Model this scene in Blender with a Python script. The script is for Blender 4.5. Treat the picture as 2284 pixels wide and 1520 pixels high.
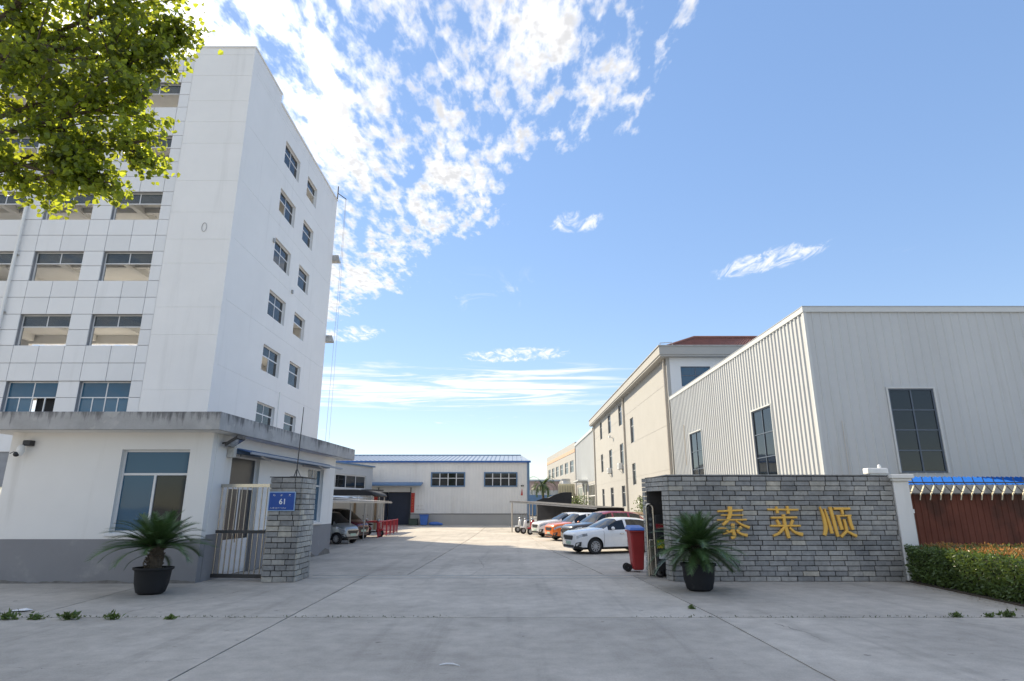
import bpy, bmesh, math, random
from mathutils import Vector, Matrix, noise as mnoise
random.seed(7)
R = math.radians
for o in list(bpy.data.objects): bpy.data.objects.remove(o)
scn = bpy.context.scene
COL = scn.collection
# ------------------------------------------------------------------ camera
cam_d = bpy.data.cameras.new('camera'); cam = bpy.data.objects.new('camera', cam_d); COL.objects.link(cam)
cam.location = (0, 0, 2.0); cam.rotation_euler = (R(90 + 15.183), 0, 0)
cam_d.sensor_width = 36; cam_d.lens = 36 * 1345 / 2284; cam_d.clip_end = 4000; cam_d.clip_start = .05
scn.camera = cam
# ------------------------------------------------------------------ light
SUN_AZ, SUN_EL = 46.0, 36.5           # degrees left of +Y, above horizon
SDIR = Vector((-math.sin(R(SUN_AZ)) * math.cos(R(SUN_EL)), math.cos(R(SUN_AZ)) * math.cos(R(SUN_EL)), math.sin(R(SUN_EL))))
sd = bpy.data.lights.new('sun', 'SUN'); sd.energy = 2.5; sd.angle = R(.6); sd.color = (1, .86, .64)
sun = bpy.data.objects.new('sun', sd); COL.objects.link(sun); sun.location = (0, 0, 60)
sun.rotation_euler = SDIR.to_track_quat('Z', 'Y').to_euler()
W = bpy.data.worlds.new('World'); scn.world = W; W.cycles.sampling_method = 'MANUAL'; W.cycles.sample_map_resolution = 512; W.use_nodes = True
nt = W.node_tree; N = nt.nodes; LK = nt.links; N.clear()
def nd(tree, t, **k):
    n = tree.nodes.new(t)
    for a, v in k.items(): setattr(n, a, v)
    return n
def wmath(op, a, b=None, c=None, clamp=False):
    n = nd(nt, 'ShaderNodeMath', operation=op, use_clamp=clamp)
    for i, v in enumerate((a, b, c)):
        if v is None: continue
        if isinstance(v, (int, float)): n.inputs[i].default_value = v
        else: LK.new(v, n.inputs[i])
    return n.outputs[0]
def wss(x, e0, e1):
    n = nd(nt, 'ShaderNodeMapRange', interpolation_type='SMOOTHSTEP')
    LK.new(x, n.inputs['Value']); n.inputs['From Min'].default_value = e0; n.inputs['From Max'].default_value = e1
    return n.outputs['Result']
sky = nd(nt, 'ShaderNodeTexSky', sky_type='NISHITA', sun_disc=False)
sky.sun_elevation = R(SUN_EL); sky.sun_rotation = R(-SUN_AZ); sky.air_density = 1.0; sky.dust_density = .04; sky.ozone_density = 3.0; sky.altitude = 0
tc = nd(nt, 'ShaderNodeTexCoord'); sep = nd(nt, 'ShaderNodeSeparateXYZ'); LK.new(tc.outputs['Generated'], sep.inputs[0])
dx, dy, dz = sep.outputs
zz = wmath('MAXIMUM', dz, .035)
px, py = wmath('DIVIDE', dx, zz), wmath('DIVIDE', dy, zz)
def wnoise(sx, sy, scale, detail, rough=.55, off=0.0, dist=0.0, rot=0.0):
    cmb = nd(nt, 'ShaderNodeCombineXYZ'); LK.new(px, cmb.inputs[0]); LK.new(py, cmb.inputs[1]); cmb.inputs[2].default_value = off
    mp = nd(nt, 'ShaderNodeMapping'); mp.inputs['Scale'].default_value = (sx, sy, 1); mp.inputs['Rotation'].default_value = (0, 0, rot)
    LK.new(cmb.outputs[0], mp.inputs[0])
    n = nd(nt, 'ShaderNodeTexNoise'); n.inputs['Scale'].default_value = scale; n.inputs['Detail'].default_value = detail
    n.inputs['Roughness'].default_value = rough; n.inputs['Distortion'].default_value = dist
    LK.new(mp.outputs[0], n.inputs['Vector']); return n.outputs['Fac']
# one sheet of altocumulus that covers the left half of the sky, ends on a ragged edge, and thin streaks low down
big = wnoise(1, 1, 1.7, 3, .5, 3.1)
mid = wnoise(2.0, .55, 4.6, 4, .55, 7.7, .4, R(-10))
fine = wnoise(1.2, .60, 19, 4, .58, 1.3, .15, R(26))
fine2 = wnoise(1, .8, 30, 2, .6, 1.9, 0, R(20))
wob = wmath('MULTIPLY', wmath('SUBTRACT', big, .5), .9)
e1 = wmath('SUBTRACT', .44, wmath('ADD', wmath('ADD', px, wmath('MULTIPLY', wmath('SUBTRACT', py, 1), .30)), wob))
e2 = wmath('SUBTRACT', 2.55, wmath('ADD', wmath('ADD', py, wmath('MULTIPLY', wmath('ADD', px, .35), 1.25)), wob))
sheet = wmath('MULTIPLY', wss(e1, -.06, .30), wss(e2, -.15, .35))
near_edge = wss(py, -1.0, .3)
sheet = wmath('MULTIPLY', sheet, wmath('ADD', wmath('MULTIPLY', near_edge, .0), 1.0))
mixn = wmath('ADD', wmath('MULTIPLY', mid, .50), wmath('MULTIPLY', fine, .50))
dens1 = wss(wmath('ADD', mixn, wmath('MULTIPLY', sheet, .225)), .640, .80)
dens1 = wmath('MULTIPLY', dens1, wss(sheet, .02, .3))
str_n = wnoise(.55, 1.5, 1.6, 5, .62, 5.2, .9, R(8)); str_b = wnoise(.3, .55, .55, 3, .5, 9.4, .4)
band = wmath('MULTIPLY', wss(py, 3.7, 4.8), wmath('SUBTRACT', 1, wss(py, 5.9, 7.2)))
band = wmath('MULTIPLY', band, wmath('SUBTRACT', 1, wss(px, .2, 1.9)))
dens2 = wmath('MULTIPLY', wss(wmath('ADD', str_n, wmath('MULTIPLY', band, .23)), .62, .84), wmath('ADD', wmath('MULTIPLY', band, .75), wmath('MULTIPLY', wss(str_b, .52, .66), .45)))
wisp_n = wnoise(1.0, .6, 3.2, 5, .66, 12.9, .9, R(-52)); wisp_b = wnoise(1, 1, .8, 2, .5, 21.7)
dens3 = wmath('MULTIPLY', wss(wisp_n, .56, .74), wmath('MULTIPLY', wss(wisp_b, .56, .68), .55))
def wblob(cx, cy, rx, ry, rot):
    c_, s_ = math.cos(rot), math.sin(rot); ax = wmath('SUBTRACT', px, cx); ay = wmath('SUBTRACT', py, cy)
    u = wmath('DIVIDE', wmath('ADD', wmath('MULTIPLY', ax, c_), wmath('MULTIPLY', ay, s_)), rx); v = wmath('DIVIDE', wmath('SUBTRACT', wmath('MULTIPLY', ay, c_), wmath('MULTIPLY', ax, s_)), ry)
    return wss(wmath('ADD', wmath('MULTIPLY', u, u), wmath('MULTIPLY', v, v)), 1.0, .1)
blobs = wmath('MAXIMUM', wmath('MAXIMUM', wblob(1.09, 2.39, .34, .16, R(-54)), wblob(.24, 2.02, .14, .12, R(-30))), wmath('MAXIMUM', wblob(.02, 4.07, .5, .28, R(-15)), wblob(-1.0, 3.55, .35, .2, R(-30))))
wl_n = wnoise(1.9, .8, 7.5, 5, .66, 4.4, .9, R(-52))
dens4 = wmath('MULTIPLY', wss(wmath('ADD', wl_n, wmath('MULTIPLY', blobs, .24)), .60, .92), wmath('MULTIPLY', wss(blobs, .0, .8), .95))
dens = wmath('MAXIMUM', wmath('MAXIMUM', wmath('MAXIMUM', dens1, dens2), dens3), dens4)
dens = wmath('MULTIPLY', dens, wss(dz, .05, .12))
# cloud brightness: sunlit white, brighter towards the sun (forward scattering), soft grey in thick parts
sv = nd(nt, 'ShaderNodeVectorMath', operation='DOT_PRODUCT'); LK.new(tc.outputs['Generated'], sv.inputs[0]); sv.inputs[1].default_value = SDIR
ang = wss(sv.outputs['Value'], .86, 1.0)
glow = wmath('ADD', wmath('MULTIPLY', wmath('POWER', ang, 2.0), 1.0), 1.0)
shade = wmath('SUBTRACT', 1.0, wmath('MULTIPLY', wmath('MULTIPLY', wss(wmath('ADD', wmath('MULTIPLY', fine2, .5), wmath('MULTIPLY', fine, .5)), .44, .64), .30), dens1))
cb = wmath('MULTIPLY', wmath('MULTIPLY', glow, shade), 3.2)
ccol = nd(nt, 'ShaderNodeCombineColor'); LK.new(cb, ccol.inputs[0]); LK.new(wmath('MULTIPLY', cb, .995), ccol.inputs[1]); LK.new(wmath('MULTIPLY', cb, 1.0), ccol.inputs[2])
mx = nd(nt, 'ShaderNodeMix', data_type='RGBA'); LK.new(wmath('MULTIPLY', dens, .96), mx.inputs['Factor'])
hsv = nd(nt, 'ShaderNodeHueSaturation'); hsv.inputs['Saturation'].default_value = 1.6; hsv.inputs['Hue'].default_value = .512; hsv.inputs['Value'].default_value = 1.27; gmn = nd(nt, 'ShaderNodeGamma'); gmn.inputs['Gamma'].default_value = .45; LK.new(sky.outputs[0], gmn.inputs[0]); LK.new(gmn.outputs[0], hsv.inputs['Color']); LK.new(hsv.outputs[0], mx.inputs[6]); LK.new(ccol.outputs[0], mx.inputs[7])
bg = nd(nt, 'ShaderNodeBackground'); bg.inputs['Strength'].default_value = .125; LK.new(mx.outputs[2], bg.inputs[0])
wo = nd(nt, 'ShaderNodeOutputWorld'); LK.new(bg.outputs[0], wo.inputs[0])
vs = scn.view_settings; vs.view_transform = 'Standard'; vs.look = 'None'; vs.gamma = 1; vs.exposure = 1.58; vs.use_curve_mapping = False
scn.render.engine = 'CYCLES'; scn.cycles.use_denoising = True; scn.cycles.max_bounces = 6; scn.cycles.diffuse_bounces = 3; scn.cycles.glossy_bounces = 3; scn.cycles.transparent_max_bounces = 6; scn.cycles.caustics_reflective = False; scn.cycles.caustics_refractive = False
# ------------------------------------------------------------------ materials
MATS = {}
def mat(name, col, rough=.7, var=.12, scale=3.0, metal=0.0, bump=0.0, bscale=40, stain=None, streak=False, spec=.5, rnd=0.0, sheen=0):
    if name in MATS: return MATS[name]
    m = bpy.data.materials.new(name); m.use_nodes = True; t = m.node_tree; b = t.nodes['Principled BSDF']
    b.inputs['Roughness'].default_value = rough; b.inputs['Metallic'].default_value = metal
    b.inputs['Specular IOR Level'].default_value = spec
    tcn = nd(t, 'ShaderNodeTexCoord'); geo = nd(t, 'ShaderNodeNewGeometry')
    mp = nd(t, 'ShaderNodeMapping'); t.links.new(geo.outputs['Position'], mp.inputs[0])
    n = nd(t, 'ShaderNodeTexNoise'); n.inputs['Scale'].default_value = scale; n.inputs['Detail'].default_value = 6; n.inputs['Roughness'].default_value = .62
    t.links.new(mp.outputs[0], n.inputs['Vector'])
    mr = nd(t, 'ShaderNodeMapRange'); mr.inputs['From Min'].default_value = .25; mr.inputs['From Max'].default_value = .75
    mr.inputs['To Min'].default_value = 1 - var; mr.inputs['To Max'].default_value = 1 + var; t.links.new(n.outputs['Fac'], mr.inputs['Value'])
    val = mr.outputs['Result']
    if rnd:
        oi = nd(t, 'ShaderNodeObjectInfo'); m2 = nd(t, 'ShaderNodeMapRange'); m2.inputs['To Min'].default_value = 1 - rnd; m2.inputs['To Max'].default_value = 1 + rnd
        t.links.new(oi.outputs['Random'], m2.inputs['Value']); mm = nd(t, 'ShaderNodeMath', operation='MULTIPLY')
        t.links.new(val, mm.inputs[0]); t.links.new(m2.outputs['Result'], mm.inputs[1]); val = mm.outputs[0]
    hs = nd(t, 'ShaderNodeHueSaturation'); hs.inputs['Color'].default_value = (*col, 1); t.links.new(val, hs.inputs['Value'])
    out = hs.outputs[0]
    if stain:
        scol, sc, lo, hi, amt = stain
        mp2 = nd(t, 'ShaderNodeMapping'); t.links.new(geo.outputs['Position'], mp2.inputs[0])
        if streak: mp2.inputs['Scale'].default_value = (1, 1, .10)
        n2 = nd(t, 'ShaderNodeTexNoise'); n2.inputs['Scale'].default_value = sc; n2.inputs['Detail'].default_value = 5; n2.inputs['Roughness'].default_value = .6
        t.links.new(mp2.outputs[0], n2.inputs['Vector'])
        r2 = nd(t, 'ShaderNodeMapRange', interpolation_type='SMOOTHSTEP'); r2.inputs['From Min'].default_value = lo; r2.inputs['From Max'].default_value = hi; r2.inputs['To Max'].default_value = amt
        t.links.new(n2.outputs['Fac'], r2.inputs['Value'])
        mi = nd(t, 'ShaderNodeMix', data_type='RGBA'); t.links.new(r2.outputs['Result'], mi.inputs['Factor']); t.links.new(out, mi.inputs[6]); mi.inputs[7].default_value = (*scol, 1)
        out = mi.outputs[2]
    t.links.new(out, b.inputs['Base Color'])
    if bump:
        n3 = nd(t, 'ShaderNodeTexNoise'); n3.inputs['Scale'].default_value = bscale; n3.inputs['Detail'].default_value = 4
        t.links.new(geo.outputs['Position'], n3.inputs['Vector'])
        bp = nd(t, 'ShaderNodeBump'); bp.inputs['Strength'].default_value = bump; bp.inputs['Distance'].default_value = .02
        t.links.new(n3.outputs['Fac'], bp.inputs['Height']); t.links.new(bp.outputs[0], b.inputs['Normal'])
    MATS[name] = m; return m
def glassmat(name, col=(.02, .03, .035), rough=.03, trans=0.0, alpha=1.0):
    if name in MATS: return MATS[name]
    m = bpy.data.materials.new(name); m.use_nodes = True; t = m.node_tree; b = t.nodes['Principled BSDF']
    b.inputs['Base Color'].default_value = (*col, 1); b.inputs['Roughness'].default_value = rough; b.inputs['IOR'].default_value = 1.5
    b.inputs['Specular IOR Level'].default_value = .6
    if alpha < 1:
        tr = nd(t, 'ShaderNodeBsdfTransparent'); tr.inputs[0].default_value = (.75, .85, .88, 1); mxs = nd(t, 'ShaderNodeMixShader'); mxs.inputs[0].default_value = alpha
        t.links.new(tr.outputs[0], mxs.inputs[1]); t.links.new(b.outputs[0], mxs.inputs[2]); t.links.new(mxs.outputs[0], t.nodes['Material Output'].inputs['Surface'])
    # slight waviness so reflections break up
    geo = nd(t, 'ShaderNodeNewGeometry'); n3 = nd(t, 'ShaderNodeTexNoise'); n3.inputs['Scale'].default_value = .9; t.links.new(geo.outputs['Position'], n3.inputs['Vector'])
    bp = nd(t, 'ShaderNodeBump'); bp.inputs['Strength'].default_value = .05; bp.inputs['Distance'].default_value = .04
    t.links.new(n3.outputs['Fac'], bp.inputs['Height']); t.links.new(bp.outputs[0], b.inputs['Normal'])
    MATS[name] = m; return m
def leafmat(name, col, tcol, rough=.45, var=.35, scale=2.0, tmix=.45):
    if name in MATS: return MATS[name]
    m = bpy.data.materials.new(name); m.use_nodes = True; t = m.node_tree; b = t.nodes['Principled BSDF']
    geo = nd(t, 'ShaderNodeNewGeometry'); n = nd(t, 'ShaderNodeTexNoise'); n.inputs['Scale'].default_value = scale; n.inputs['Detail'].default_value = 3
    t.links.new(geo.outputs['Position'], n.inputs['Vector'])
    ad = nd(t, 'ShaderNodeMath', operation='ADD'); t.links.new(n.outputs['Fac'], ad.inputs[0])
    sc = nd(t, 'ShaderNodeMath', operation='MULTIPLY_ADD'); sc.inputs[1].default_value = .5; sc.inputs[2].default_value = -.25
    t.links.new(geo.outputs['Random Per Island'], sc.inputs[0]); t.links.new(sc.outputs[0], ad.inputs[1])
    mr = nd(t, 'ShaderNodeMapRange'); mr.inputs['From Min'].default_value = .15; mr.inputs['From Max'].default_value = .85; mr.inputs['To Min'].default_value = 1 - var; mr.inputs['To Max'].default_value = 1 + var
    t.links.new(ad.outputs[0], mr.inputs['Value'])
    hs = nd(t, 'ShaderNodeHueSaturation'); hs.inputs['Color'].default_value = (*col, 1); t.links.new(mr.outputs['Result'], hs.inputs['Value'])
    h2 = nd(t, 'ShaderNodeHueSaturation'); h2.inputs['Color'].default_value = (*tcol, 1); t.links.new(mr.outputs['Result'], h2.inputs['Value'])
    t.links.new(hs.outputs[0], b.inputs['Base Color']); b.inputs['Roughness'].default_value = rough
    tr = nd(t, 'ShaderNodeBsdfTranslucent'); t.links.new(h2.outputs[0], tr.inputs[0])
    ms = nd(t, 'ShaderNodeMixShader'); ms.inputs[0].default_value = tmix; t.links.new(b.outputs[0], ms.inputs[1]); t.links.new(tr.outputs[0], ms.inputs[2])
    t.links.new(ms.outputs[0], t.nodes['Material Output'].inputs['Surface'])
    MATS[name] = m; return m
def paint(name, col, rough=.25, coat=.8, metal=0.0):
    if name in MATS: return MATS[name]
    m = mat(name, col, rough, .05, 4, metal, stain=((.25, .23, .2), 5, .62, .85, .35))
    b = m.node_tree.nodes['Principled BSDF']; b.inputs['Coat Weight'].default_value = coat; b.inputs['Coat Roughness'].default_value = .05
    return m
M = dict(
 white=mat('white_paint', (.83, .83, .825), .75, .03, .6, stain=((.55, .55, .54), 1.7, .54, .82, .28), streak=True, bump=.08, bscale=60),
 panel=mat('white_panel', (.76, .77, .78), .5, .03, .8, stain=((.55, .56, .56), 1.9, .54, .8, .28), streak=True, rnd=.035),
 cream=mat('cream_render', (.395, .392, .378), .85, .04, .7, stain=((.52, .48, .41), .8, .58, .82, .35), streak=True, bump=.1),
 guard=mat('guard_render', (.81, .80, .775), .85, .03, .8, stain=((.50, .48, .44), 1.6, .55, .80, .42), streak=True, bump=.1, bscale=50),
 plinth=mat('grey_plinth_paint', (.25, .25, .26), .85, .07, 1.3, stain=((.42, .41, .39), 1.7, .56, .8, .5), bump=.12, bscale=40),
 crumble=mat('crumbled_render', (.17, .16, .145), .95, .3, 7, bump=.6, bscale=18),
 weath=mat('weathered_concrete', (.42, .42, .41), .92, .22, 2.2, stain=((.13, .13, .135), 5.0, .50, .74, .6), bump=.35, bscale=25),
 conc=None, joint=mat('dark_joint', (.055, .052, .05), .95, .3, 6),
 soil=mat('soil', (.07, .055, .04), .95, .3, 8, bump=.8, bscale=30),
 alu=mat('white_aluminium', (.72, .73, .74), .4, .04, 2, spec=.5), grey_alu=mat('grey_aluminium', (.42, .43, .44), .4, .06, 3, metal=.3),
 dframe=mat('dark_blue_frame', (.085, .11, .15), .4, .1, 3), bframe=mat('blue_frame', (.11, .20, .33), .5, .1, 2),
 steel=mat('stainless_steel', (.55, .50, .42), .26, .12, 3, metal=1.0), gsteel=mat('galvanised_steel', (.42, .42, .41), .5, .15, 4, metal=.6, stain=((.22, .13, .08), 6, .6, .8, .5)),
 dsteel=mat('dark_steel', (.05, .05, .052), .5, .2, 5), black=mat('black_plastic', (.022, .023, .026), .45, .15, 4), rubber=mat('rubber', (.02, .02, .021), .85, .2, 9),
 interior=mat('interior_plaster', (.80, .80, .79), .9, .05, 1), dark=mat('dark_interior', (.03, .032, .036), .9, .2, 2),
 sheet=mat('light_grey_sheet', (.50, .52, .53), .48, .03, .5, stain=((.40, .40, .38), 1.6, .53, .78, .45), streak=True, spec=.4, rnd=.02),
 flash=mat('sheet_flashing', (.56, .58, .58), .45, .04, 1), shed=mat('shed_sheet', (.74, .735, .715), .55, .04, .6, stain=((.45, .43, .39), .8, .55, .8, .35), streak=True, rnd=.02),
 rsheet=mat('blue_grey_roof_sheet', (.36, .42, .50), .4, .06, .8, metal=.2), blue=mat('blue_trim', (.03, .13, .42), .5, .1, 2), bcan=mat('faded_blue_sheet', (.10, .20, .36), .5, .12, 2),
 tile=mat('red_roof_tile', (.24, .105, .078), .7, .25, 2.5, stain=((.14, .06, .05), 1.5, .55, .8, .5)),
 pvc=mat('beige_pipe', (.52, .48, .42), .6, .1, 3), rust=mat('rust_brown_sheet', (.15, .058, .042), .85, .22, 1.2, stain=((.07, .04, .032), .55, .47, .66, .85), spec=.15),
 pot=mat('black_pot', (.010, .011, .014), .65, .15, 5, stain=((.08, .075, .07), 6, .6, .8, .4)),
 bark=mat('bark', (.10, .08, .06), .95, .35, 9, bump=.8, bscale=25), gold=mat('gold_letter', (.85, .50, .10), .45, .10, 4, metal=.1), goldside=None,
 redp=mat('red_plastic', (.36, .03, .03), .5, .12, 3, stain=((.30, .12, .10), 5, .6, .85, .5)), bluep=mat('blue_plastic', (.06, .16, .50), .45, .1, 3),
 red=mat('red_steel_paint', (.42, .03, .045), .5, .15, 4), banner=mat('red_banner', (.46, .045, .04), .8, .1, 3), whitepl=mat('white_plastic', (.78, .78, .76), .4, .05, 4),
 signblue=mat('sign_blue', (.008, .065, .31), .4, .06, 4), signwhite=mat('sign_white', (.78, .80, .82), .5, .05, 5), signedge=mat('sign_edge', (.30, .45, .66), .4, .1, 5),
 tarp=mat('black_tarp', (.018, .02, .024), .7, .3, 3, bump=.4, bscale=6), paper=mat('paper', (.75, .76, .78), .9, .05, 4),
 chrome=mat('chrome', (.7, .7, .7), .12, .05, 3, metal=1.0), brown=mat('brown_cap', (.22, .16, .10), .8, .2, 3), orange=mat('orange_stripe', (.56, .38, .27), .8, .12, 2),
 glass=glassmat('window_glass', (.085, .10, .115), .03, alpha=.72), bglass=glassmat('blue_glass', (.045, .13, .22), .03, alpha=.80), cglass=glassmat('car_glass', (.012, .014, .016), .03), dglass=glassmat('dark_glass', (.012, .016, .02), .04, alpha=.88),
 alloy=mat('alloy_rim', (.50, .50, .51), .35, .06, 4, metal=.4), lamp=mat('lamp_lens', (.34, .36, .39), .12, .3, 14, metal=.6), curtain=mat('pale_curtain', (.50, .54, .56), .9, .2, 6),
)
M['conc'] = None
def concrete_mat():
    m = bpy.data.materials.new('yard_concrete'); m.use_nodes = True; t = m.node_tree; b = t.nodes['Principled BSDF']; L = t.links
    b.inputs['Roughness'].default_value = .86; b.inputs['Specular IOR Level'].default_value = .35
    geo = nd(t, 'ShaderNodeNewGeometry'); oi = nd(t, 'ShaderNodeObjectInfo')
    def ns(scale, detail=5, rough=.6, s=(1, 1, 1), rot=0):
        mp = nd(t, 'ShaderNodeMapping'); mp.inputs['Scale'].default_value = s; mp.inputs['Rotation'].default_value = (0, 0, rot); L.new(geo.outputs['Position'], mp.inputs[0])
        n = nd(t, 'ShaderNodeTexNoise'); n.inputs['Scale'].default_value = scale; n.inputs['Detail'].default_value = detail; n.inputs['Roughness'].default_value = rough
        L.new(mp.outputs[0], n.inputs['Vector']); return n.outputs['Fac']
    def rng(x, a, b_, c, d):
        r = nd(t, 'ShaderNodeMapRange', interpolation_type='SMOOTHSTEP'); L.new(x, r.inputs['Value'])
        for k, v in zip(('From Min', 'From Max', 'To Min', 'To Max'), (a, b_, c, d)): r.inputs[k].default_value = v
        return r.outputs['Result']
    def mul(a, c):
        n = nd(t, 'ShaderNodeMath', operation='MULTIPLY'); L.new(a, n.inputs[0]); L.new(c, n.inputs[1]); return n.outputs[0]
    v = mul(rng(ns(.35, 4), .25, .75, .82, 1.14), rng(ns(2.6, 7, .68), .25, .75, .86, 1.12))
    v = mul(v, rng(ns(38, 3, .7), .2, .8, .89, 1.10))
    v = mul(v, rng(ns(150, 2, .6), .3, .7, .92, 1.07))
    v = mul(v, rng(ns(1.0, 5, .6, (2.2, .12, 1), R(-12)), .50, .74, 1.0, .82))     # tyre wear along the drive
    v = mul(v, rng(ns(1.3, 6, .7, (.35, 3.0, 1), R(25)), .60, .80, 1.0, 1.18))     # pale scuffs
    v = mul(v, rng(ns(4.2, 3, .5), .68, .76, 1.0, .58))                            # oil spots
    v = mul(v, rng(oi.outputs['Random'], 0, 1, .93, 1.05))
    hs = nd(t, 'ShaderNodeHueSaturation'); hs.inputs['Color'].default_value = (.465, .43, .38, 1); L.new(v, hs.inputs['Value']); L.new(hs.outputs[0], b.inputs['Base Color'])
    bp = nd(t, 'ShaderNodeBump'); bp.inputs['Strength'].default_value = .25; bp.inputs['Distance'].default_value = .01; L.new(ns(60, 4, .7), bp.inputs['Height']); L.new(bp.outputs[0], b.inputs['Normal'])
    return m
M['conc'] = concrete_mat()
def fascia_mat():
    m = mat('stained_roof_fascia', (.40, .40, .40), .93, .20, 1.6, bump=.4, bscale=22); t = m.node_tree; L = t.links; b = t.nodes['Principled BSDF']
    src = b.inputs['Base Color'].links[0].from_socket; geo = nd(t, 'ShaderNodeNewGeometry'); sp_ = nd(t, 'ShaderNodeSeparateXYZ'); L.new(geo.outputs['Position'], sp_.inputs[0])
    def ns(scale, zs, d=5):
        mp = nd(t, 'ShaderNodeMapping'); mp.inputs['Scale'].default_value = (1, 1, zs); L.new(geo.outputs['Position'], mp.inputs[0]); n = nd(t, 'ShaderNodeTexNoise'); n.inputs['Scale'].default_value = scale; n.inputs['Detail'].default_value = d; n.inputs['Roughness'].default_value = .65; L.new(mp.outputs[0], n.inputs['Vector']); return n.outputs['Fac']
    def mth(op, a, c):
        n = nd(t, 'ShaderNodeMath', operation=op)
        for i, v in enumerate((a, c)):
            if isinstance(v, (int, float)): n.inputs[i].default_value = v
            else: L.new(v, n.inputs[i])
        return n.outputs[0]
    drip = mth('ADD', mth('ADD', mth('MULTIPLY', ns(7, .12), .62), mth('MULTIPLY', ns(1.1, 1.0), .38)), mth('MULTIPLY', mth('SUBTRACT', sp_.outputs[2], 4.2), .42))
    r1 = nd(t, 'ShaderNodeMapRange', interpolation_type='SMOOTHSTEP'); r1.inputs['From Min'].default_value = .49; r1.inputs['From Max'].default_value = .66; r1.inputs['To Max'].default_value = .85; L.new(drip, r1.inputs['Value'])
    mi = nd(t, 'ShaderNodeMix', data_type='RGBA'); L.new(r1.outputs['Result'], mi.inputs['Factor']); L.new(src, mi.inputs[6]); mi.inputs[7].default_value = (.105, .105, .11, 1)
    r2 = nd(t, 'ShaderNodeMapRange', interpolation_type='SMOOTHSTEP'); r2.inputs['From Min'].default_value = .64; r2.inputs['From Max'].default_value = .66; r2.inputs['To Max'].default_value = .7; L.new(ns(2.3, 1, 2), r2.inputs['Value'])
    m2 = nd(t, 'ShaderNodeMix', data_type='RGBA'); L.new(r2.outputs['Result'], m2.inputs['Factor']); L.new(mi.outputs[2], m2.inputs[6]); m2.inputs[7].default_value = (.47, .465, .45, 1)   # patches of flaked render
    L.new(m2.outputs[2], b.inputs['Base Color']); return m
M['fascia'] = fascia_mat()
def brick_mat(name, stops):
    m = bpy.data.materials.new(name); m.use_nodes = True; t = m.node_tree; b = t.nodes['Principled BSDF']; L = t.links
    b.inputs['Roughness'].default_value = .85
    oi = nd(t, 'ShaderNodeObjectInfo'); cr = nd(t, 'ShaderNodeValToRGB'); L.new(oi.outputs['Random'], cr.inputs[0])
    el = cr.color_ramp.elements; cr.color_ramp.interpolation = 'LINEAR'
    el[0].position, el[0].color = stops[0][0], (*stops[0][1], 1); el[1].position, el[1].color = stops[-1][0], (*stops[-1][1], 1)
    for p_, c_ in stops[1:-1]:
        e = el.new(p_); e.color = (*c_, 1)
    geo = nd(t, 'ShaderNodeNewGeometry'); n = nd(t, 'ShaderNodeTexNoise'); n.inputs['Scale'].default_value = 9; n.inputs['Detail'].default_value = 6; n.inputs['Roughness'].default_value = .7; L.new(geo.outputs['Position'], n.inputs['Vector'])
    n2 = nd(t, 'ShaderNodeTexNoise'); n2.inputs['Scale'].default_value = .8; n2.inputs['Detail'].default_value = 4; L.new(geo.outputs['Position'], n2.inputs['Vector'])
    mr = nd(t, 'ShaderNodeMapRange'); mr.inputs['From Min'].default_value = .25; mr.inputs['From Max'].default_value = .75; mr.inputs['To Min'].default_value = .72; mr.inputs['To Max'].default_value = 1.25; L.new(n.outputs['Fac'], mr.inputs['Value'])
    m2 = nd(t, 'ShaderNodeMapRange'); m2.inputs['From Min'].default_value = .3; m2.inputs['From Max'].default_value = .7; m2.inputs['To Min'].default_value = .68; m2.inputs['To Max'].default_value = 1.15; L.new(n2.outputs['Fac'], m2.inputs['Value'])
    mm = nd(t, 'ShaderNodeMath', operation='MULTIPLY'); L.new(mr.outputs['Result'], mm.inputs[0]); L.new(m2.outputs['Result'], mm.inputs[1])
    hs = nd(t, 'ShaderNodeHueSaturation'); L.new(cr.outputs[0], hs.inputs['Color']); L.new(mm.outputs[0], hs.inputs['Value']); L.new(hs.outputs[0], b.inputs['Base Color'])
    bp = nd(t, 'ShaderNodeBump'); bp.inputs['Strength'].default_value = .5; bp.inputs['Distance'].default_value = .015; L.new(n.outputs['Fac'], bp.inputs['Height']); L.new(bp.outputs[0], b.inputs['Normal'])
    return m
M['slate'] = brick_mat('slate_brick', [(0, (.25, .252, .25)), (.45, (.31, .31, .302)), (.80, (.37, .362, .342)), (.92, (.42, .41, .38)), (1, (.50, .465, .39))])
M['paleb'] = brick_mat('pale_slate_brick', [(0, (.34, .335, .32)), (.4, (.44, .43, .395)), (.8, (.53, .51, .46)), (1, (.60, .565, .47))])
M['leaf'] = leafmat('tree_leaf', (.055, .09, .018), (.56, .63, .05), tmix=.48, var=.6)
M['leaf2'] = leafmat('dark_leaf', (.035, .065, .02), (.10, .16, .03), tmix=.25)
M['hedge'] = leafmat('hedge_leaf', (.095, .145, .045), (.22, .30, .05), rough=.3, tmix=.25, scale=5)
M['hedge_new'] = leafmat('young_hedge_leaf', (.34, .17, .05), (.65, .32, .10), rough=.35, tmix=.35, scale=4)
M['cyc'] = leafmat('cycad_leaf', (.062, .115, .042), (.09, .16, .035), rough=.35, tmix=.12, scale=6)
M['cycold'] = leafmat('withered_cycad_leaf', (.28, .19, .06), (.3, .2, .06), tmix=.15)
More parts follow.
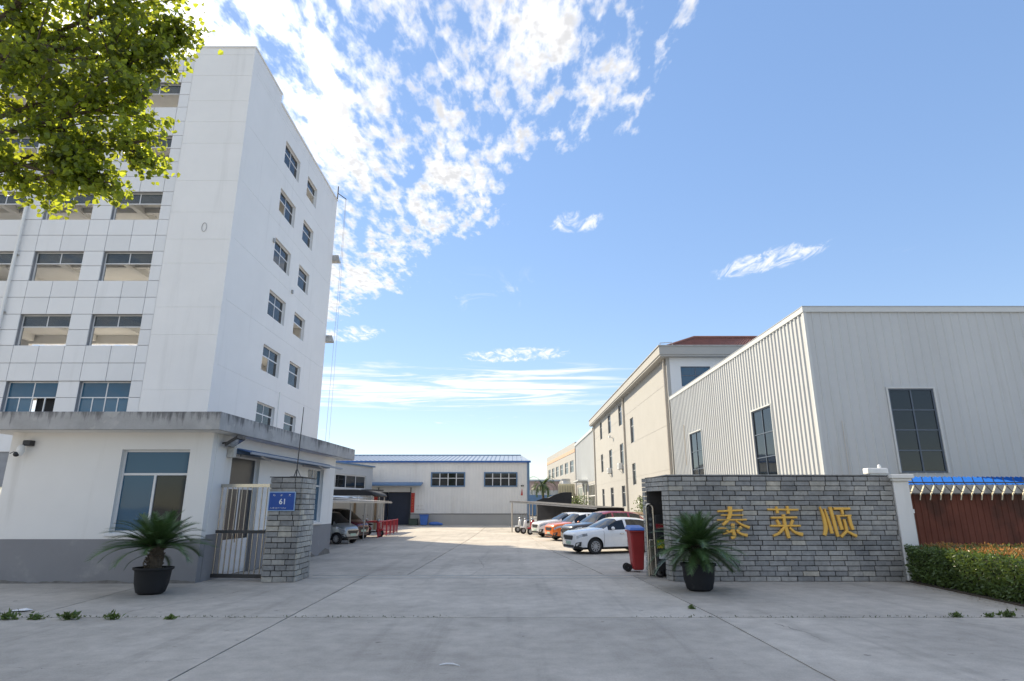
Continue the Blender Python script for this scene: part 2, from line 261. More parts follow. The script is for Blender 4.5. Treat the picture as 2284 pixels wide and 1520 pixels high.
# ------------------------------------------------------------------ building kit
ORG = {}
def org(o): return ORG.get(o.name, Vector((0, 0, 0))) if o else Vector((0, 0, 0))
class F:                                         # wall frame: u along a wall, d depth (inwards +), z up
    def __init__(s, ax, ay, bx, by):
        s.a = Vector((ax, ay, 0)); v = Vector((bx - ax, by - ay, 0)); s.L = v.length; s.u = v.normalized(); s.n = Vector((-s.u.y, s.u.x, 0))
    def __call__(s, u, d, z): return s.a + s.u * u + s.n * d + Vector((0, 0, z))
WF = F(0, 0, 1, 0)                               # world frame: u = x, d = y
class MB:
    def __init__(s): s.v = []; s.f = []
    def add(s, vs, fs):
        o = len(s.v); s.v += [Vector(v) for v in vs]; s.f += [tuple(i + o for i in f) for f in fs]; return s
    def box(s, fr, u0, u1, d0, d1, z0, z1):
        p = [fr(u, d, z) for z in (z0, z1) for d in (d0, d1) for u in (u0, u1)]
        return s.add(p, [(0, 2, 3, 1), (4, 5, 7, 6), (0, 1, 5, 4), (2, 6, 7, 3), (0, 4, 6, 2), (1, 3, 7, 5)])
    def bar(s, a, b, w, h=None, up=Vector((0, 0, 1))):
        a = Vector(a); b = Vector(b); h = h or w; t = (b - a).normalized()
        if abs(t.dot(up)) > .98: up = Vector((0, 1, 0))
        x = t.cross(up).normalized() * w / 2; y = x.cross(t).normalized() * h / 2
        p = [q + sx * x + sy * y for q in (a, b) for sy in (-1, 1) for sx in (-1, 1)]
        return s.add(p, [(0, 2, 3, 1), (4, 5, 7, 6), (0, 1, 5, 4), (2, 6, 7, 3), (0, 4, 6, 2), (1, 3, 7, 5)])
    def tube(s, pts, r, n=8, cap=True):
        pts = [Vector(p) for p in pts]; rs = r if isinstance(r, (list, tuple)) else [r] * len(pts); rings = []; o = len(s.v); prev = None
        for i, p in enumerate(pts):
            t = (pts[min(i + 1, len(pts) - 1)] - pts[max(i - 1, 0)]).normalized()
            ref = prev if prev is not None else (Vector((0, 0, 1)) if abs(t.z) < .9 else Vector((1, 0, 0)))
            x = (ref - t * ref.dot(t)).normalized(); y = t.cross(x); prev = x
            s.v += [p + (x * math.cos(2 * math.pi * k / n) + y * math.sin(2 * math.pi * k / n)) * rs[i] for k in range(n)]
        for i in range(len(pts) - 1):
            for k in range(n):
                a = o + i * n + k; b = o + i * n + (k + 1) % n; s.f.append((a, b, b + n, a + n))
        if cap: s.f.append(tuple(o + k for k in reversed(range(n)))); s.f.append(tuple(o + (len(pts) - 1) * n + k for k in range(n)))
        return s
    def lathe(s, c, prof, n=24, axis='z', squash=(1, 1), cap=True):
        o = len(s.v); c = Vector(c)
        for r, h in prof:
            for k in range(n):
                a = 2 * math.pi * k / n; p = (r * math.cos(a) * squash[0], r * math.sin(a) * squash[1], h)
                if axis == 'y': p = (p[0], p[2], p[1])
                if axis == 'x': p = (p[2], p[0], p[1])
                s.v.append(c + Vector(p))
        for i in range(len(prof) - 1):
            for k in range(n):
                a = o + i * n + k; b = o + i * n + (k + 1) % n; s.f.append((a, b, b + n, a + n))
        if cap: s.f.append(tuple(o + k for k in range(n))); s.f.append(tuple(o + (len(prof) - 1) * n + k for k in range(n)))
        return s
    def ell(s, c, rx, ry, rz, nu=12, nv=8, zcut=None):
        prof = []
        o = len(s.v); c = Vector(c)
        for i in range(nv + 1):
            a = -math.pi / 2 + math.pi * i / nv
            for k in range(nu):
                b = 2 * math.pi * k / nu; s.v.append(c + Vector((rx * math.cos(a) * math.cos(b), ry * math.cos(a) * math.sin(b), rz * math.sin(a))))
        for i in range(nv):
            for k in range(nu):
                a = o + i * nu + k; b = o + i * nu + (k + 1) % nu; s.f.append((a, b, b + nu, a + nu))
        return s
    def mesh(s, name, offset=Vector((0, 0, 0)), fix=True):
        me = bpy.data.meshes.new(name); me.from_pydata([v - offset for v in s.v], [], s.f)
        if fix and len(s.f) < 60000:
            bm = bmesh.new(); bm.from_mesh(me); bmesh.ops.recalc_face_normals(bm, faces=bm.faces); bm.to_mesh(me); bm.free()
        me.update(); return me
    def build(s, name, m, parent=None, smooth=False, bevel=0, fix=True, label=None):
        me = s.mesh(name, org(parent), fix); return link(name, me, m, parent, smooth, bevel, label)
def link(name, me, m, parent=None, smooth=False, bevel=0, label=None, loc=None):
    if m is not None and not me.materials: me.materials.append(m)
    if smooth:
        me.polygons.foreach_set('use_smooth', [True] * len(me.polygons)); me.set_sharp_from_angle(angle=R(38))
    o = bpy.data.objects.new(name, me); COL.objects.link(o)
    if parent: o.parent = parent; ORG[o.name] = org(parent)
    if loc is not None: o.location = Vector(loc) - org(parent)
    if bevel:
        b = o.modifiers.new('bevel', 'BEVEL'); b.width = bevel; b.segments = 2; b.limit_method = 'ANGLE'
    if label: o['label'] = label
    return o
def tag(o, label=None, cat=None, group=None, kind=None):
    for k, v in (('label', label), ('category', cat), ('group', group), ('kind', kind)):
        if v: o[k] = v
    return o
def thing(name, loc, label, cat, group=None, rz=0):
    o = bpy.data.objects.new(name, None); COL.objects.link(o); o.location = loc; o.rotation_euler = (0, 0, rz); o.empty_display_size = .3
    ORG[o.name] = Vector(loc); return tag(o, label, cat, group)
def local_thing(name, label, cat, group=None):   # parts are built about the origin, then the root is moved
    o = bpy.data.objects.new(name, None); COL.objects.link(o); o.empty_display_size = .3; ORG[o.name] = Vector((0, 0, 0)); return tag(o, label, cat, group)
def place(o, loc, rz=0, sc=1.0): o.location = loc; o.rotation_euler = (0, 0, rz); o.scale = (sc, sc, sc); return o
def copy_tree(o, parent=None):
    c = o.copy(); COL.objects.link(c); c.parent = parent
    for ch in o.children: copy_tree(ch, c)
    return c
MC = {}
def cached_box(w, d, h, bev=0.0, rough=0.0, seed=0):   # box mesh about its centre, shared between alike pieces
    k = (round(w, 3), round(d, 3), round(h, 3), bev, rough, seed)
    if k not in MC:
        bm = bmesh.new(); bmesh.ops.create_cube(bm, size=1)
        for v in bm.verts: v.co = Vector((v.co.x * w, v.co.y * d, v.co.z * h))
        if bev: bmesh.ops.bevel(bm, geom=bm.edges[:], offset=bev, segments=1, affect='EDGES')
        if rough:
            rg = random.Random(seed)
            for v in bm.verts: v.co += Vector((rg.uniform(-1, 1), rg.uniform(-1, 1), rg.uniform(-1, 1))) * rough
        me = bpy.data.meshes.new('piece'); bm.to_mesh(me); bm.free(); MC[k] = me
    return MC[k]
def piece(name, fr, u0, u1, d0, d1, z0, z1, m, parent, bev=.004, rough=0.0, seed=0):
    me = cached_box(u1 - u0, d1 - d0, z1 - z0, bev, rough, seed)
    if not me.materials: me.materials.append(m)
    o = bpy.data.objects.new(name, me); COL.objects.link(o); o.parent = parent; ORG[o.name] = org(parent)
    o.location = fr((u0 + u1) / 2, (d0 + d1) / 2, (z0 + z1) / 2) - org(parent); o.rotation_euler = (0, 0, math.atan2(fr.u.y, fr.u.x)); return o
def wall_mb(fr, u0, u1, z0, z1, th, holes=(), splits=(), gap=.012, d0=0.0, mb=None):
    mb = mb or MB(); us = sorted({u0, u1, *[h[i] for h in holes for i in (0, 1) if u0 < h[i] < u1]})
    zs = sorted({z0, z1, *[h[i] for h in holes for i in (2, 3) if z0 < h[i] < z1], *[s_ for s_ in splits if z0 < s_ < z1]})
    for za, zb in zip(zs, zs[1:]):
        run = None; cells = []
        for ua, ub in zip(us, us[1:]):
            cu, cz = (ua + ub) / 2, (za + zb) / 2
            op = any(h[0] < cu < h[1] and h[2] < cz < h[3] for h in holes)
            if op:
                if run: cells.append(run); run = None
            else: run = (run[0], ub) if run else (ua, ub)
        if run: cells.append(run)
        zb2 = zb - gap if zb in splits else zb
        for a, b in cells:
            mb.box(fr, a, b, d0, d0 + th, za, zb2)
            if zb2 < zb: mb.box(fr, a, b, d0 + .012, d0 + th, zb2, zb)
    return mb
def window(fr, u0, u1, z0, z1, d, parent, fm, gm, cols=2, transom=.62, fw=.05, low=None, sill=None, name='window', topcols=None, panes=True):
    """frame is the part, panes and sill are its sub-parts; transom = share of height below the crossbar"""
    mb = MB(); dd = (d, d + .06)
    mb.box(fr, u0, u0 + fw, *dd, z0, z1); mb.box(fr, u1 - fw, u1, *dd, z0, z1); mb.box(fr, u0 + fw, u1 - fw, *dd, z0, z0 + fw); mb.box(fr, u0 + fw, u1 - fw, *dd, z1 - fw, z1)
    zt = z0 + (z1 - z0) * transom if transom else None; rows = []
    if zt: mb.box(fr, u0 + fw, u1 - fw, *dd, zt - fw / 2, zt + fw / 2); rows = [(z0 + fw, zt - fw / 2, cols), (zt + fw / 2, z1 - fw, topcols or cols)]
    else: rows = [(z0 + fw, z1 - fw, cols)]
    cells = []
    for ri, (a, b, c) in enumerate(rows):
        step = (u1 - u0 - fw) / c
        for i in range(c):
            ua = u0 + fw + i * step; ub = ua + step - fw
            if i < c - 1: mb.box(fr, ub, ub + fw, d + .004, d + .056, a, b)
            cells.append((ri, i, ua, ub, a, b))
    w = mb.build(name, fm, parent)
    if panes:
        for ri, i, ua, ub, a, b in cells:
            if low and ri == 0 and low.get(i) == 'open': continue
            g = gm
            MB().box(fr, ua - .005, ub + .005, d + .02, d + .03, a - .005, b + .005).build('pane', g, w)
    if sill: MB().box(fr, u0 - .08, u1 + .08, d - sill - .03, d + .02, z0 - .07, z0 - .003).build('sill', M['alu'] if fm == M['alu'] else fm, w)
    return w
def corrug(fr, u0, u1, z0, z1, pitch, depth, d=0.0, flat=.6, zt1=None):
    """ribbed sheet as one thin folded surface; zt1: top height at u1 for a sloped top"""
    mb = MB(); prof = []; k0 = math.floor(u0 / pitch); u = k0 * pitch
    while u < u1 + pitch:
        for a, dd in ((0, 0), (flat * pitch, 0), ((flat + .1) * pitch, -depth), ((.9) * pitch, -depth)):
            if u0 < u + a < u1: prof.append((u + a, dd))
        u += pitch
    def dep(x):
        q = (x / pitch) % 1
        return 0 if q <= flat else (-depth * (q - flat) / .1 if q < flat + .1 else (-depth if q < .9 else -depth * (1 - q) / .1))
    prof = [(u0, dep(u0))] + prof + [(u1, dep(u1))]
    def zt(x): return z1 if zt1 is None else z1 + (zt1 - z1) * (x - u0) / (u1 - u0)
    vs = []; fs = []
    for x, dd in prof: vs += [fr(x, d + dd, z0), fr(x, d + dd, zt(x))]
    for i in range(len(prof) - 1): fs.append((2 * i, 2 * i + 2, 2 * i + 3, 2 * i + 1))
    return mb.add(vs, fs)
# ------------------------------------------------------------------ ground
g = MB().add([(-1500, -300, -.06), (1500, -300, -.06), (1500, 2500, -.06), (-1500, 2500, -.06)], [(0, 1, 2, 3)]).build('ground', mat('dusty_ground', (.24, .24, .235), .95, .2, .3))
tag(g, kind='structure')
pave = bpy.data.objects.new('pavement', None); COL.objects.link(pave); tag(pave, kind='structure'); ORG['pavement'] = Vector((0, 0, 0))
rows = [(-8.0, 3.2, (-40, -22, -12.5, -3.9, 3.85, 12, 24, 40), None), (3.2, 11.97, (-40, -22, -12.5, -3.95, 3.82, 12, 24, 40), (-40, -22, -13, -4.1, 3.77, 12, 24, 40)),
        (11.97, 18.86, (-40, -22, -8.9, -4.1, 3.77, 12, 24, 40), (-40, -22, -9.6, -4.22, 3.5, 12, 24, 40)), (18.86, 27.5, (-40, -22, -9.6, -3.06, 2.7, 12, 24, 40), (-40, -22, -9.6, -2.8, 1.85, 12, 24, 40)),
        (27.5, 36.5, (-40, -22, -9.6, -2.8, 1.85, 12, 24, 40), (-40, -22, -9.6, -2.55, 1.3, 12, 24, 40)), (36.5, 46, (-40, -22, -9.6, -2.55, 1.3, 12, 24, 40), (-40, -22, -9.6, -2.4, 1.0, 12, 24, 40)), (46, 62, (-40, -22, -9.6, -2.4, 1.0, 12, 24, 40), None)]
gp = .015
for y0, y1, xa, xb in rows:
    xb = xb or xa
    for i in range(len(xa) - 1):
        mb = MB()
        p = [(xa[i] + gp, y0 + gp), (xa[i + 1] - gp, y0 + gp), (xb[i + 1] - gp, y1 - gp), (xb[i] + gp, y1 - gp)]
        # ragged slab edges: subdivide the outline a little
        out = []
        for k in range(4):
            a, b = Vector((*p[k], 0)), Vector((*p[(k + 1) % 4], 0)); n_ = max(2, int((b - a).length / .35))
            for j in range(n_):
                q = a.lerp(b, j / n_)
                if j: q += Vector((random.uniform(-1, 1), random.uniform(-1, 1), 0)) * .006
                out.append(q)
        n_ = len(out)
        mb.add([q for q in out] + [q + Vector((0, 0, -.05)) for q in out], [tuple(range(n_))] + [(k, (k + 1) % n_, n_ + (k + 1) % n_, n_ + k) for k in range(n_)])
        mb.build('slab', M['conc'], pave)
MB().box(WF, -40, 40, -8, 62, -.055, -.045).build('joint_filler', M['joint'], pave)
crg = random.Random(77)
for pts in ([(7.6, 11.6), (8.2, 11.1), (9.2, 10.2), (10.5, 9.4)], [(4.55, 11.4), (4.75, 10.6), (4.72, 9.9)], [(-7.6, 11.9), (-7.2, 13.0), (-6.6, 14.4), (-6.4, 16.2)], [(-1.2, 18.7), (-.9, 21.0), (-1.3, 24.5)], [(-3.9, 9.0), (-5.8, 8.4), (-7.6, 8.6)]):
    line = []
    for (x0, y0), (x1, y1) in zip(pts, pts[1:]):
        n_ = max(3, int(math.hypot(x1 - x0, y1 - y0) / .09))
        for j in range(n_): line.append((x0 + (x1 - x0) * j / n_ + crg.gauss(0, .022), y0 + (y1 - y0) * j / n_ + crg.gauss(0, .022)))
    vs_ = []; fs_ = []
    for i, (x, y) in enumerate(line): w_ = crg.uniform(.002, .007) * min(1, (len(line) - i) / 8); vs_ += [(x - w_, y - w_ * .5, .004), (x + w_, y + w_ * .5, .004)]
    for i in range(len(line) - 1): fs_.append((2 * i, 2 * i + 1, 2 * i + 3, 2 * i + 2))
    MB().add(vs_, fs_).build('crack', M['joint'], pave, fix=False)
track = bpy.data.objects.new('gate_track', None); COL.objects.link(track); tag(track, kind='structure')
for yy in (18.05, 18.62): MB().box(WF, -5.75, 4.0, yy - .022, yy + .022, .002, .010).build('rail', M['grey_alu'], track)
# ------------------------------------------------------------------ white factory tower
TF = F(-31, 28, -14.2, 28); TS = F(-14.2, 28, -14.2, 44.3)
tw = thing('factory_tower', (-20, 36, 0), 'tall white seven-storey factory block with panel cladding behind the gatehouse', 'building')
sillz = [-.55 + 3.31 * k for k in range(1, 8)]            # sill heights; the lowest is the ground floor
sillz = [1.2] + [6.05 + 3.31 * k for k in range(6)]
wx = [(-20.45, -18.0), (-23.92, -21.46), (-27.38, -24.92), (-30.8, -28.38)]
holesF = [(a + 31, b + 31, s_, s_ + 1.57) for s_ in sillz for a, b in wx]
wall_mb(TF, 0, 13.55, 0, 25.7, .3, holesF, d0=.07).build('front_wall', mat('cladding_backing', (.30, .31, .33), .9), tw)
bay_splits = [4.6, 7.2, 9.9, 11.3, 13.6, 14.9, 16.4, 18.2, 20.4, 21.7, 23.0, 24.6, 25.95]
wall_mb(TF, 13.55, 16.8, 0, 26.4, .35, (), bay_splits, .014).build('stair_bay', M['white'], tw)
sw = []
for s_ in sillz[1:]:
    sw += [(5.35, 7.95, s_, s_ + 1.52), (9.55, 11.6, s_, s_ + 1.5)]
sspl = [5.2 + 3.31 * k for k in range(1, 7)] + [25.3]
wall_mb(TS, 4.0, 16.3, 0, 25.75, .3, sw, sspl, .010).build('side_wall', M['white'], tw)
wall_mb(TS, .35, 4.0, 0, 26.4, .3, (), sspl + [26.0], .010).build('stair_side_wall', M['white'], tw)
MB().box(TS, .35, 3.98, 3.25, 3.5, 0, 26.39).box(TS, 3.7, 3.98, .3, 3.25, 25.0, 26.39).box(TS, .36, 3.7, .31, 3.25, 26.1, 26.2).build('stair_inner_wall', M['white'], tw)
MB().box(TS, 4.0, 16.36, -.06, .36, 25.752, 25.87).box(TS, 0, 4.02, -.05, .36, 26.402, 26.5).box(TF, 13.5, 16.8, -.05, .36, 26.402, 26.5).box(TF, 0, 13.5, 0, .4, 25.702, 25.8).build('coping', M['white'], tw)
# floors, beams; the front wing is one room deep with windows on both sides, the stair block runs back to the yard
for k, s_ in enumerate(sillz):
    zf = s_ - .95
    if k:
        MB().box(WF, -30.9, -14.55, 28.4, 34.0, zf - .18, zf).box(WF, -17.75, -14.55, 34.0, 43.9, zf - .18, zf).build('floor_slab', M['interior'], tw)
        mb = MB()
        for xx in (-20.9, -24.4, -28): mb.box(WF, xx - .15, xx + .15, 28.45, 33.9, zf - .55, zf - .182)
        mb.box(WF, -30.8, -17.8, 31.0, 31.25, zf - .45, zf - .184); mb.build('ceiling_beam', M['interior'], tw)
MB().box(WF, -30.9, -14.55, 28.4, 34.0, 25.0, 25.2).box(WF, -17.75, -14.55, 34.0, 43.9, 25.0, 25.2).build('roof_slab', M['interior'], tw)
RF = F(-17.9, 34.25, -31, 34.25)
wall_mb(RF, 0, 13.1, 0, 25.6, .25, [(.5 + 3.45 * i, 3.4 + 3.45 * i, s_ - .1, s_ + 1.68) for s_ in sillz for i in range(3)]).build('rear_wall', M['white'], tw)
RB = F(-14.5, 44.2, -18, 44.2); wall_mb(RB, 0, 3.5, 0, 25.6, .25, [(.8, 2.6, s_, s_ + 1.5) for s_ in sillz]).build('stair_rear_wall', M['white'], tw)
RL = F(-18, 44.19, -18, 34.26); wall_mb(RL, 0, 9.9, 0, 25.6, .24, [(2.5, 5.5, s_, s_ + 1.5) for s_ in sillz]).build('stair_court_wall', M['white'], tw)
WL = F(-30.9, 33.9, -30.9, 28.4)
wall_mb(WL, 0, 5.5, 0, 25.6, .2, [(1.5, 4.0, s_, s_ + 1.5) for s_ in sillz]).build('end_wall', M['white'], tw)
MB().box(WF, -17.75, -17.6, 28.45, 33.9, 5.1, 24.9).build('partition', M['interior'], tw)
# cladding panels with open joints
ucols = []
xs = [-30.8, -29.6, -28.38, -27.38, -26.15, -24.92, -23.92, -22.69, -21.46, -20.45, -19.22, -18.0, -17.42]
for k, s_ in enumerate(sillz[1:], 0):
    zb = s_ - 1.74; gpn = .012; dep = 0
    for a, b in zip(xs, xs[1:]):
        for r in range(2): piece('cladding_panel', TF, a + 31 + gpn, b + 31 - gpn, 0, .06, zb + r * .87 + gpn, zb + (r + 1) * .87 - gpn, M['panel'], tw, .003)
        ww = any(p <= a + .01 and b - .01 <= q for p, q in wx)
        if not ww:
            rec = .20 if (k == 0 and a < -18.1) else 0
            for r in range(2):
                if rec:
                    piece('cladding_panel', TF, a + 31 + gpn, b + 31 - gpn, .045, .068, s_ + r * .785 + gpn, s_ + (r + 1) * .785 - gpn, M['panel'], tw, .003); continue
                piece('cladding_panel', TF, a + 31 + gpn, b + 31 - gpn, 0, .06, s_ + r * .785 + gpn, s_ + (r + 1) * .785 - gpn, M['panel'], tw, .003)
zt = sillz[-1] + 1.57
for a, b in zip(xs, xs[1:]):
    for r in range(2): piece('cladding_panel', TF, a + 31 + .012, b + 31 - .012, 0, .06, zt + r * .75 + .012, min(zt + (r + 1) * .75 - .012, 25.69), M['panel'], tw, .003)
rg = random.Random(3)
for k, s_ in enumerate(sillz[1:]):
    for i, (a, b) in enumerate(wx):
        if k == 0: window(TF, a + 31, b + 31, s_, s_ + 1.57, .24, tw, M['alu'], M['bglass'], 4, .52, .05, {2: 'open', 3: 'open'} if i == 1 else None, topcols=2)
        else: window(TF, a + 31, b + 31, s_, s_ + 1.57, .20, tw, M['alu'], M['glass'], 1 if k != 4 else 2, .62, .045, {0: 'open', 1: 'open'}, topcols=2)
    for (a, b, z0, z1), c in zip(sw[2 * k:2 * k + 2], (2, 1)):
        window(TS, a, b, z0, z1, .16, tw, M['alu'], M['dglass'], c, .60, .07, {0: 'open'} if (k + c) % 3 == 0 else None)
MB().box(TF, 8.3, 9.45, .55, .57, sillz[1] - .1, sillz[1] + .95).build('room_shade_panel', M['dark'], tw)  # dark sheet added so the open panes look like an unlit room
# blinds in the lowest row seen, lamps in the open rooms
for a, b in wx[:2]: MB().box(TF, a + 31.1, b + 30.9, .42, .44, sillz[1] + 1.15, sillz[1] + 1.5).build('blind', M['curtain'], tw)
for xx in (-19.1, -22.2): MB().lathe((xx, 30.2, sillz[2] + 1.72), [(.02, .3), (.05, .22), (.26, .02), (.27, 0)], 14).build('ceiling_lamp', M['black'], tw)
MB().tube([(-24.75, 27.86, 0), (-24.75, 27.86, 25.2)], .075, 10).build('drainpipe', M['whitepl'], tw, True)
for z in range(2, 25, 3): MB().box(WF, -24.86, -24.64, 27.9, 28.02, z, z + .05).build('pipe_clip', M['gsteel'], tw)
mb = MB(); th_ = [2 * math.pi * k / 20 for k in range(21)]
mb.tube([(-15.6 + .12 * math.cos(t + .9), 27.985, 15.55 + .24 * math.sin(t + .9)) for t in th_], .014, 6).build('cable_loop', M['gsteel'], tw)
MB().tube([(-14.1, 44.0, 25.8), (-14.1, 44.0, 26.9)], .05, 6).tube([(-14.1, 44.0, 26.3), (-13.35, 43.9, 25.7)], .035, 6).build('roof_bracket', M['dsteel'], tw)
MB().tube([(-13.4, 43.9, 25.7), (-13.42, 43.9, 15), (-13.6, 44.2, 0)], .012, 5).tube([(-13.35, 43.9, 25.7), (-13.25, 44, 12), (-13.3, 44.2, 0)], .010, 5).build('hanging_cable', M['pvc'], tw)
for z in (20.6, 14.0): MB().box(WF, -14.9, -13.75, 44.35, 45.0, z, z + .08).add([(-14.9, 44.35, z + .08), (-13.75, 44.35, z + .08), (-13.75, 44.35, z + .45), (-14.9, 44.35, z + .45), (-14.9, 45, z + .08), (-13.75, 45, z + .08)], [(0, 1, 2, 3), (3, 2, 5, 4), (0, 3, 4), (1, 5, 2)]).build('canopy', M['weath'], tw)
for (yy, z) in ((33.0, 17.15), (36.6, 15.2)): MB().box(TS, yy - 28, yy - 27.85, -.1, 0, z - .12, z + .12).build('wall_vent', M['gsteel'], tw)
MB().box(TS, 8.35, 8.45, -.05, 0, 5.2, 8.6).build('conduit', M['whitepl'], tw)
# ------------------------------------------------------------------ gatehouse
gh = thing('gatehouse', (-11, 22, 0), 'low cream gatehouse with a stained flat concrete roof and grey painted base', 'building')
GF = F(-13.9, 16.9, -8.3, 16.9); GS = F(-8.3, 16.9, -7.75, 27.0)
fw_ = (3.12, 5.0, 1.25, 3.46)
dr_ = (1.15, 2.95, .02, 3.42); w2_ = (7.05, 8.75, 1.30, 3.38)
wall_mb(GF, 0, 5.6, 1.1, 4.0, .24, [fw_]).build('front_wall', M['guard'], gh)
wall_mb(GF, 0, 5.6, 0, 1.098, .24).build('painted_base', M['plinth'], gh)
wall_mb(GS, .24, GS.L, 1.2, 4.0, .24, [(dr_[0], dr_[1], 1.0, dr_[3]), w2_]).build('side_wall', M['guard'], gh)
wall_mb(GS, .24, GS.L, 0, 1.198, .24, [(dr_[0], dr_[1], -.1, 1.3)]).build('painted_base', M['plinth'], gh)
MB().box(WF, -13.9, -13.7, 17.14, 27, 0, 4.0).box(WF, -13.7, -8.0, 26.8, 27.0, 0, 4.0).build('rear_wall', M['guard'], gh)
rng_ = random.Random(11)
def crumble(fr, u0, u1, hmax, name='crumbled_base'):
    mb = MB(); n_ = int((u1 - u0) / .12); top = []
    for i in range(n_ + 1):
        u = u0 + (u1 - u0) * i / n_; top.append((u, max(.015, hmax * (.35 + .8 * mnoise.noise(Vector((u * 1.1, u0, 3)))) + rng_.uniform(-.015, .015))))
    for (a, ha), (b, hb) in zip(top, top[1:]):
        mb.add([fr(a, -.004, 0), fr(b, -.004, 0), fr(b, -.004, hb), fr(a, -.004, ha), fr(a, -.035, 0), fr(b, -.035, 0)], [(4, 5, 2, 3), (0, 4, 3), (1, 2, 5)])
    mb.build(name, M['crumble'], gh)
crumble(GF, 0, 5.6, .13); crumble(GS, 3.0, 6.9, .14); crumble(GS, 6.9, GS.L, .42)
# roof: slab with deep weathered fascia, overhanging
rp = [(-14.5, 16.25), (-7.86, 16.25), (-7.22, 28.1), (-14.5, 28.1)]
mb = MB(); a_ = [(x, y, 3.93) for x, y in rp] + [(x, y, 4.42) for x, y in rp]
mb.add(a_, [(3, 2, 1, 0), (4, 5, 6, 7), (0, 1, 5, 4), (1, 2, 6, 5), (2, 3, 7, 6), (3, 0, 4, 7)]); mb.build('roof_slab', M['fascia'], gh, bevel=.015)
MB().add([(x * 1 + (.03 if x < -10 else -.03), y + (.03 if y < 20 else -.03), 3.925) for x, y in rp], [(3, 2, 1, 0)]).build('soffit', M['guard'], gh)
w = window(GF, *fw_, .13, gh, M['alu'], M['bglass'], 2, .70, .06, {1: 'open'}, .16, topcols=1)
u_a, u_b, z_a, z_b = fw_
MB().box(GF, u_a + .98, u_b - .04, .17, .18, z_a + .05, z_a + 1.5).build('sliding_sash', M['dglass'], w)
MB().box(GF, u_a + .95, u_b - .06, .30, .31, z_a + .95, z_a + 1.52).build('roller_blind', M['curtain'], w)
MB().box(GF, u_a - .12, u_b + .06, -.02, .13, z_a - .08, z_a - .004).build('sill', M['guard'], w)
window(GS, w2_[0], w2_[1], w2_[2], w2_[3], .12, gh, M['alu'], M['bglass'], 2, .68, .06, None, .16)
d_ = window(GS, dr_[0], dr_[1], dr_[2] + .0, dr_[3], .12, gh, M['alu'], glassmat('dull_door_glass', (.05, .06, .07), .3, alpha=.8), 2, .72, .07, None, None, name='glazed_door', topcols=1)
MB().box(GS, 2.02, 2.05, .08, .12, .9, 1.2).build('handle', M['steel'], d_)
MB().box(GS, 1.23, 2.87, .10, .118, .10, 1.0).build('kick_panel', M['alu'], d_)
MB().box(WF, -13.6, -8.6, 17.3, 26.6, -.02, .03).build('inner_floor', M['weath'], gh)
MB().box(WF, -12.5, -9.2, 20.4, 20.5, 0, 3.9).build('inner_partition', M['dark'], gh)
MB().box(GF, 3.3, 4.9, .5, 1.1, .72, .78).box(GF, 3.35, 3.4, .55, 1.05, 0, .72).box(GF, 4.8, 4.85, .55, 1.05, 0, .72).build('desk', M['brown'], gh)
# security camera
sc_ = thing('security_camera', (-13.35, 16.9, 3.45), 'white security camera on the left end of the gatehouse front', 'camera')
MB().box(WF, -13.45, -13.23, 16.72, 16.897, 3.55, 3.70).build('bracket', M['black'], sc_, bevel=.02)
MB().ell((-13.42, 16.68, 3.42), .10, .10, .16, 14, 10).build('housing', M['whitepl'], sc_, True)
MB().ell((-13.47, 16.62, 3.31), .075, .075, .07, 12, 8).build('lens', M['black'], sc_, True)
MB().tube([(-13.5, 16.66, 3.36), (-13.62, 16.7, 3.38), (-13.75, 16.75, 3.34)], .012, 6).build('antenna', M['black'], sc_)
fl = thing('floodlight', tuple(GS(.55, -.1, 3.75)), 'black floodlight on the gatehouse side wall under the roof edge', 'floodlight')
a = GS(.5, 0, 3.68); MB().bar(a, GS(.5, -.22, 3.72), .04).build('arm', M['dsteel'], fl)
c0 = GS(.5, -.34, 3.66); mb = MB(); q = [GS(.3, -.18, 3.58), GS(.78, -.18, 3.58), GS(.78, -.52, 3.80), GS(.3, -.52, 3.80)]; up_ = Vector((0, 0, .09))
mb.add(q + [p + up_ for p in q], [(0, 1, 2, 3), (4, 7, 6, 5), (0, 4, 5, 1), (1, 5, 6, 2), (2, 6, 7, 3), (3, 7, 4, 0)]).build('housing', M['dsteel'], fl)
q2 = [p.lerp(sum(q, Vector()) / 4, .15) - Vector((0, 0, .008)) for p in q]; MB().add(q2, [(0, 1, 2, 3)]).build('lens', M['lamp'], fl)
# retractable awning
aw = thing('retractable_awning', tuple(GS(4.5, -.2, 3.4)), 'half-open retractable awning in faded blue along the gatehouse side wall', 'awning')
MB().box(GS, .95, 9.0, -.16, -.004, 3.44, 3.60).build('cassette', M['bframe'], aw, bevel=.02)
MB().box(GS, .80, .95, -.22, -.004, 3.30, 3.66).build('end_plate', mat('rusty_white', (.55, .53, .48), .7, .25, 12), aw, bevel=.02)
mb = MB(); mb.add([GS(1.0, -.16, 3.58), GS(8.9, -.16, 3.58), GS(8.9, -.62, 3.46), GS(1.0, -.62, 3.46), GS(1.0, -.16, 3.57), GS(8.9, -.16, 3.57), GS(8.9, -.62, 3.45), GS(1.0, -.62, 3.45)], [(0, 1, 2, 3), (7, 6, 5, 4), (0, 3, 7, 4), (1, 5, 6, 2), (2, 6, 7, 3)]).build('fabric', mat('awning_fabric', (.05, .11, .26), .8, .15, 4), aw)
MB().bar(GS(.95, -.66, 3.44), GS(9.05, -.66, 3.44), .06, .07).build('front_bar', mat('bluish_bar', (.26, .31, .38), .45), aw)
for u in (1.4, 6.2): MB().bar(GS(u, -.12, 3.40), GS(u + 1.5, -.36, 3.37), .05, .06).bar(GS(u + 1.5, -.36, 3.36), GS(u + .3, -.62, 3.38), .045, .05).build('folding_arm', M['grey_alu'], aw)
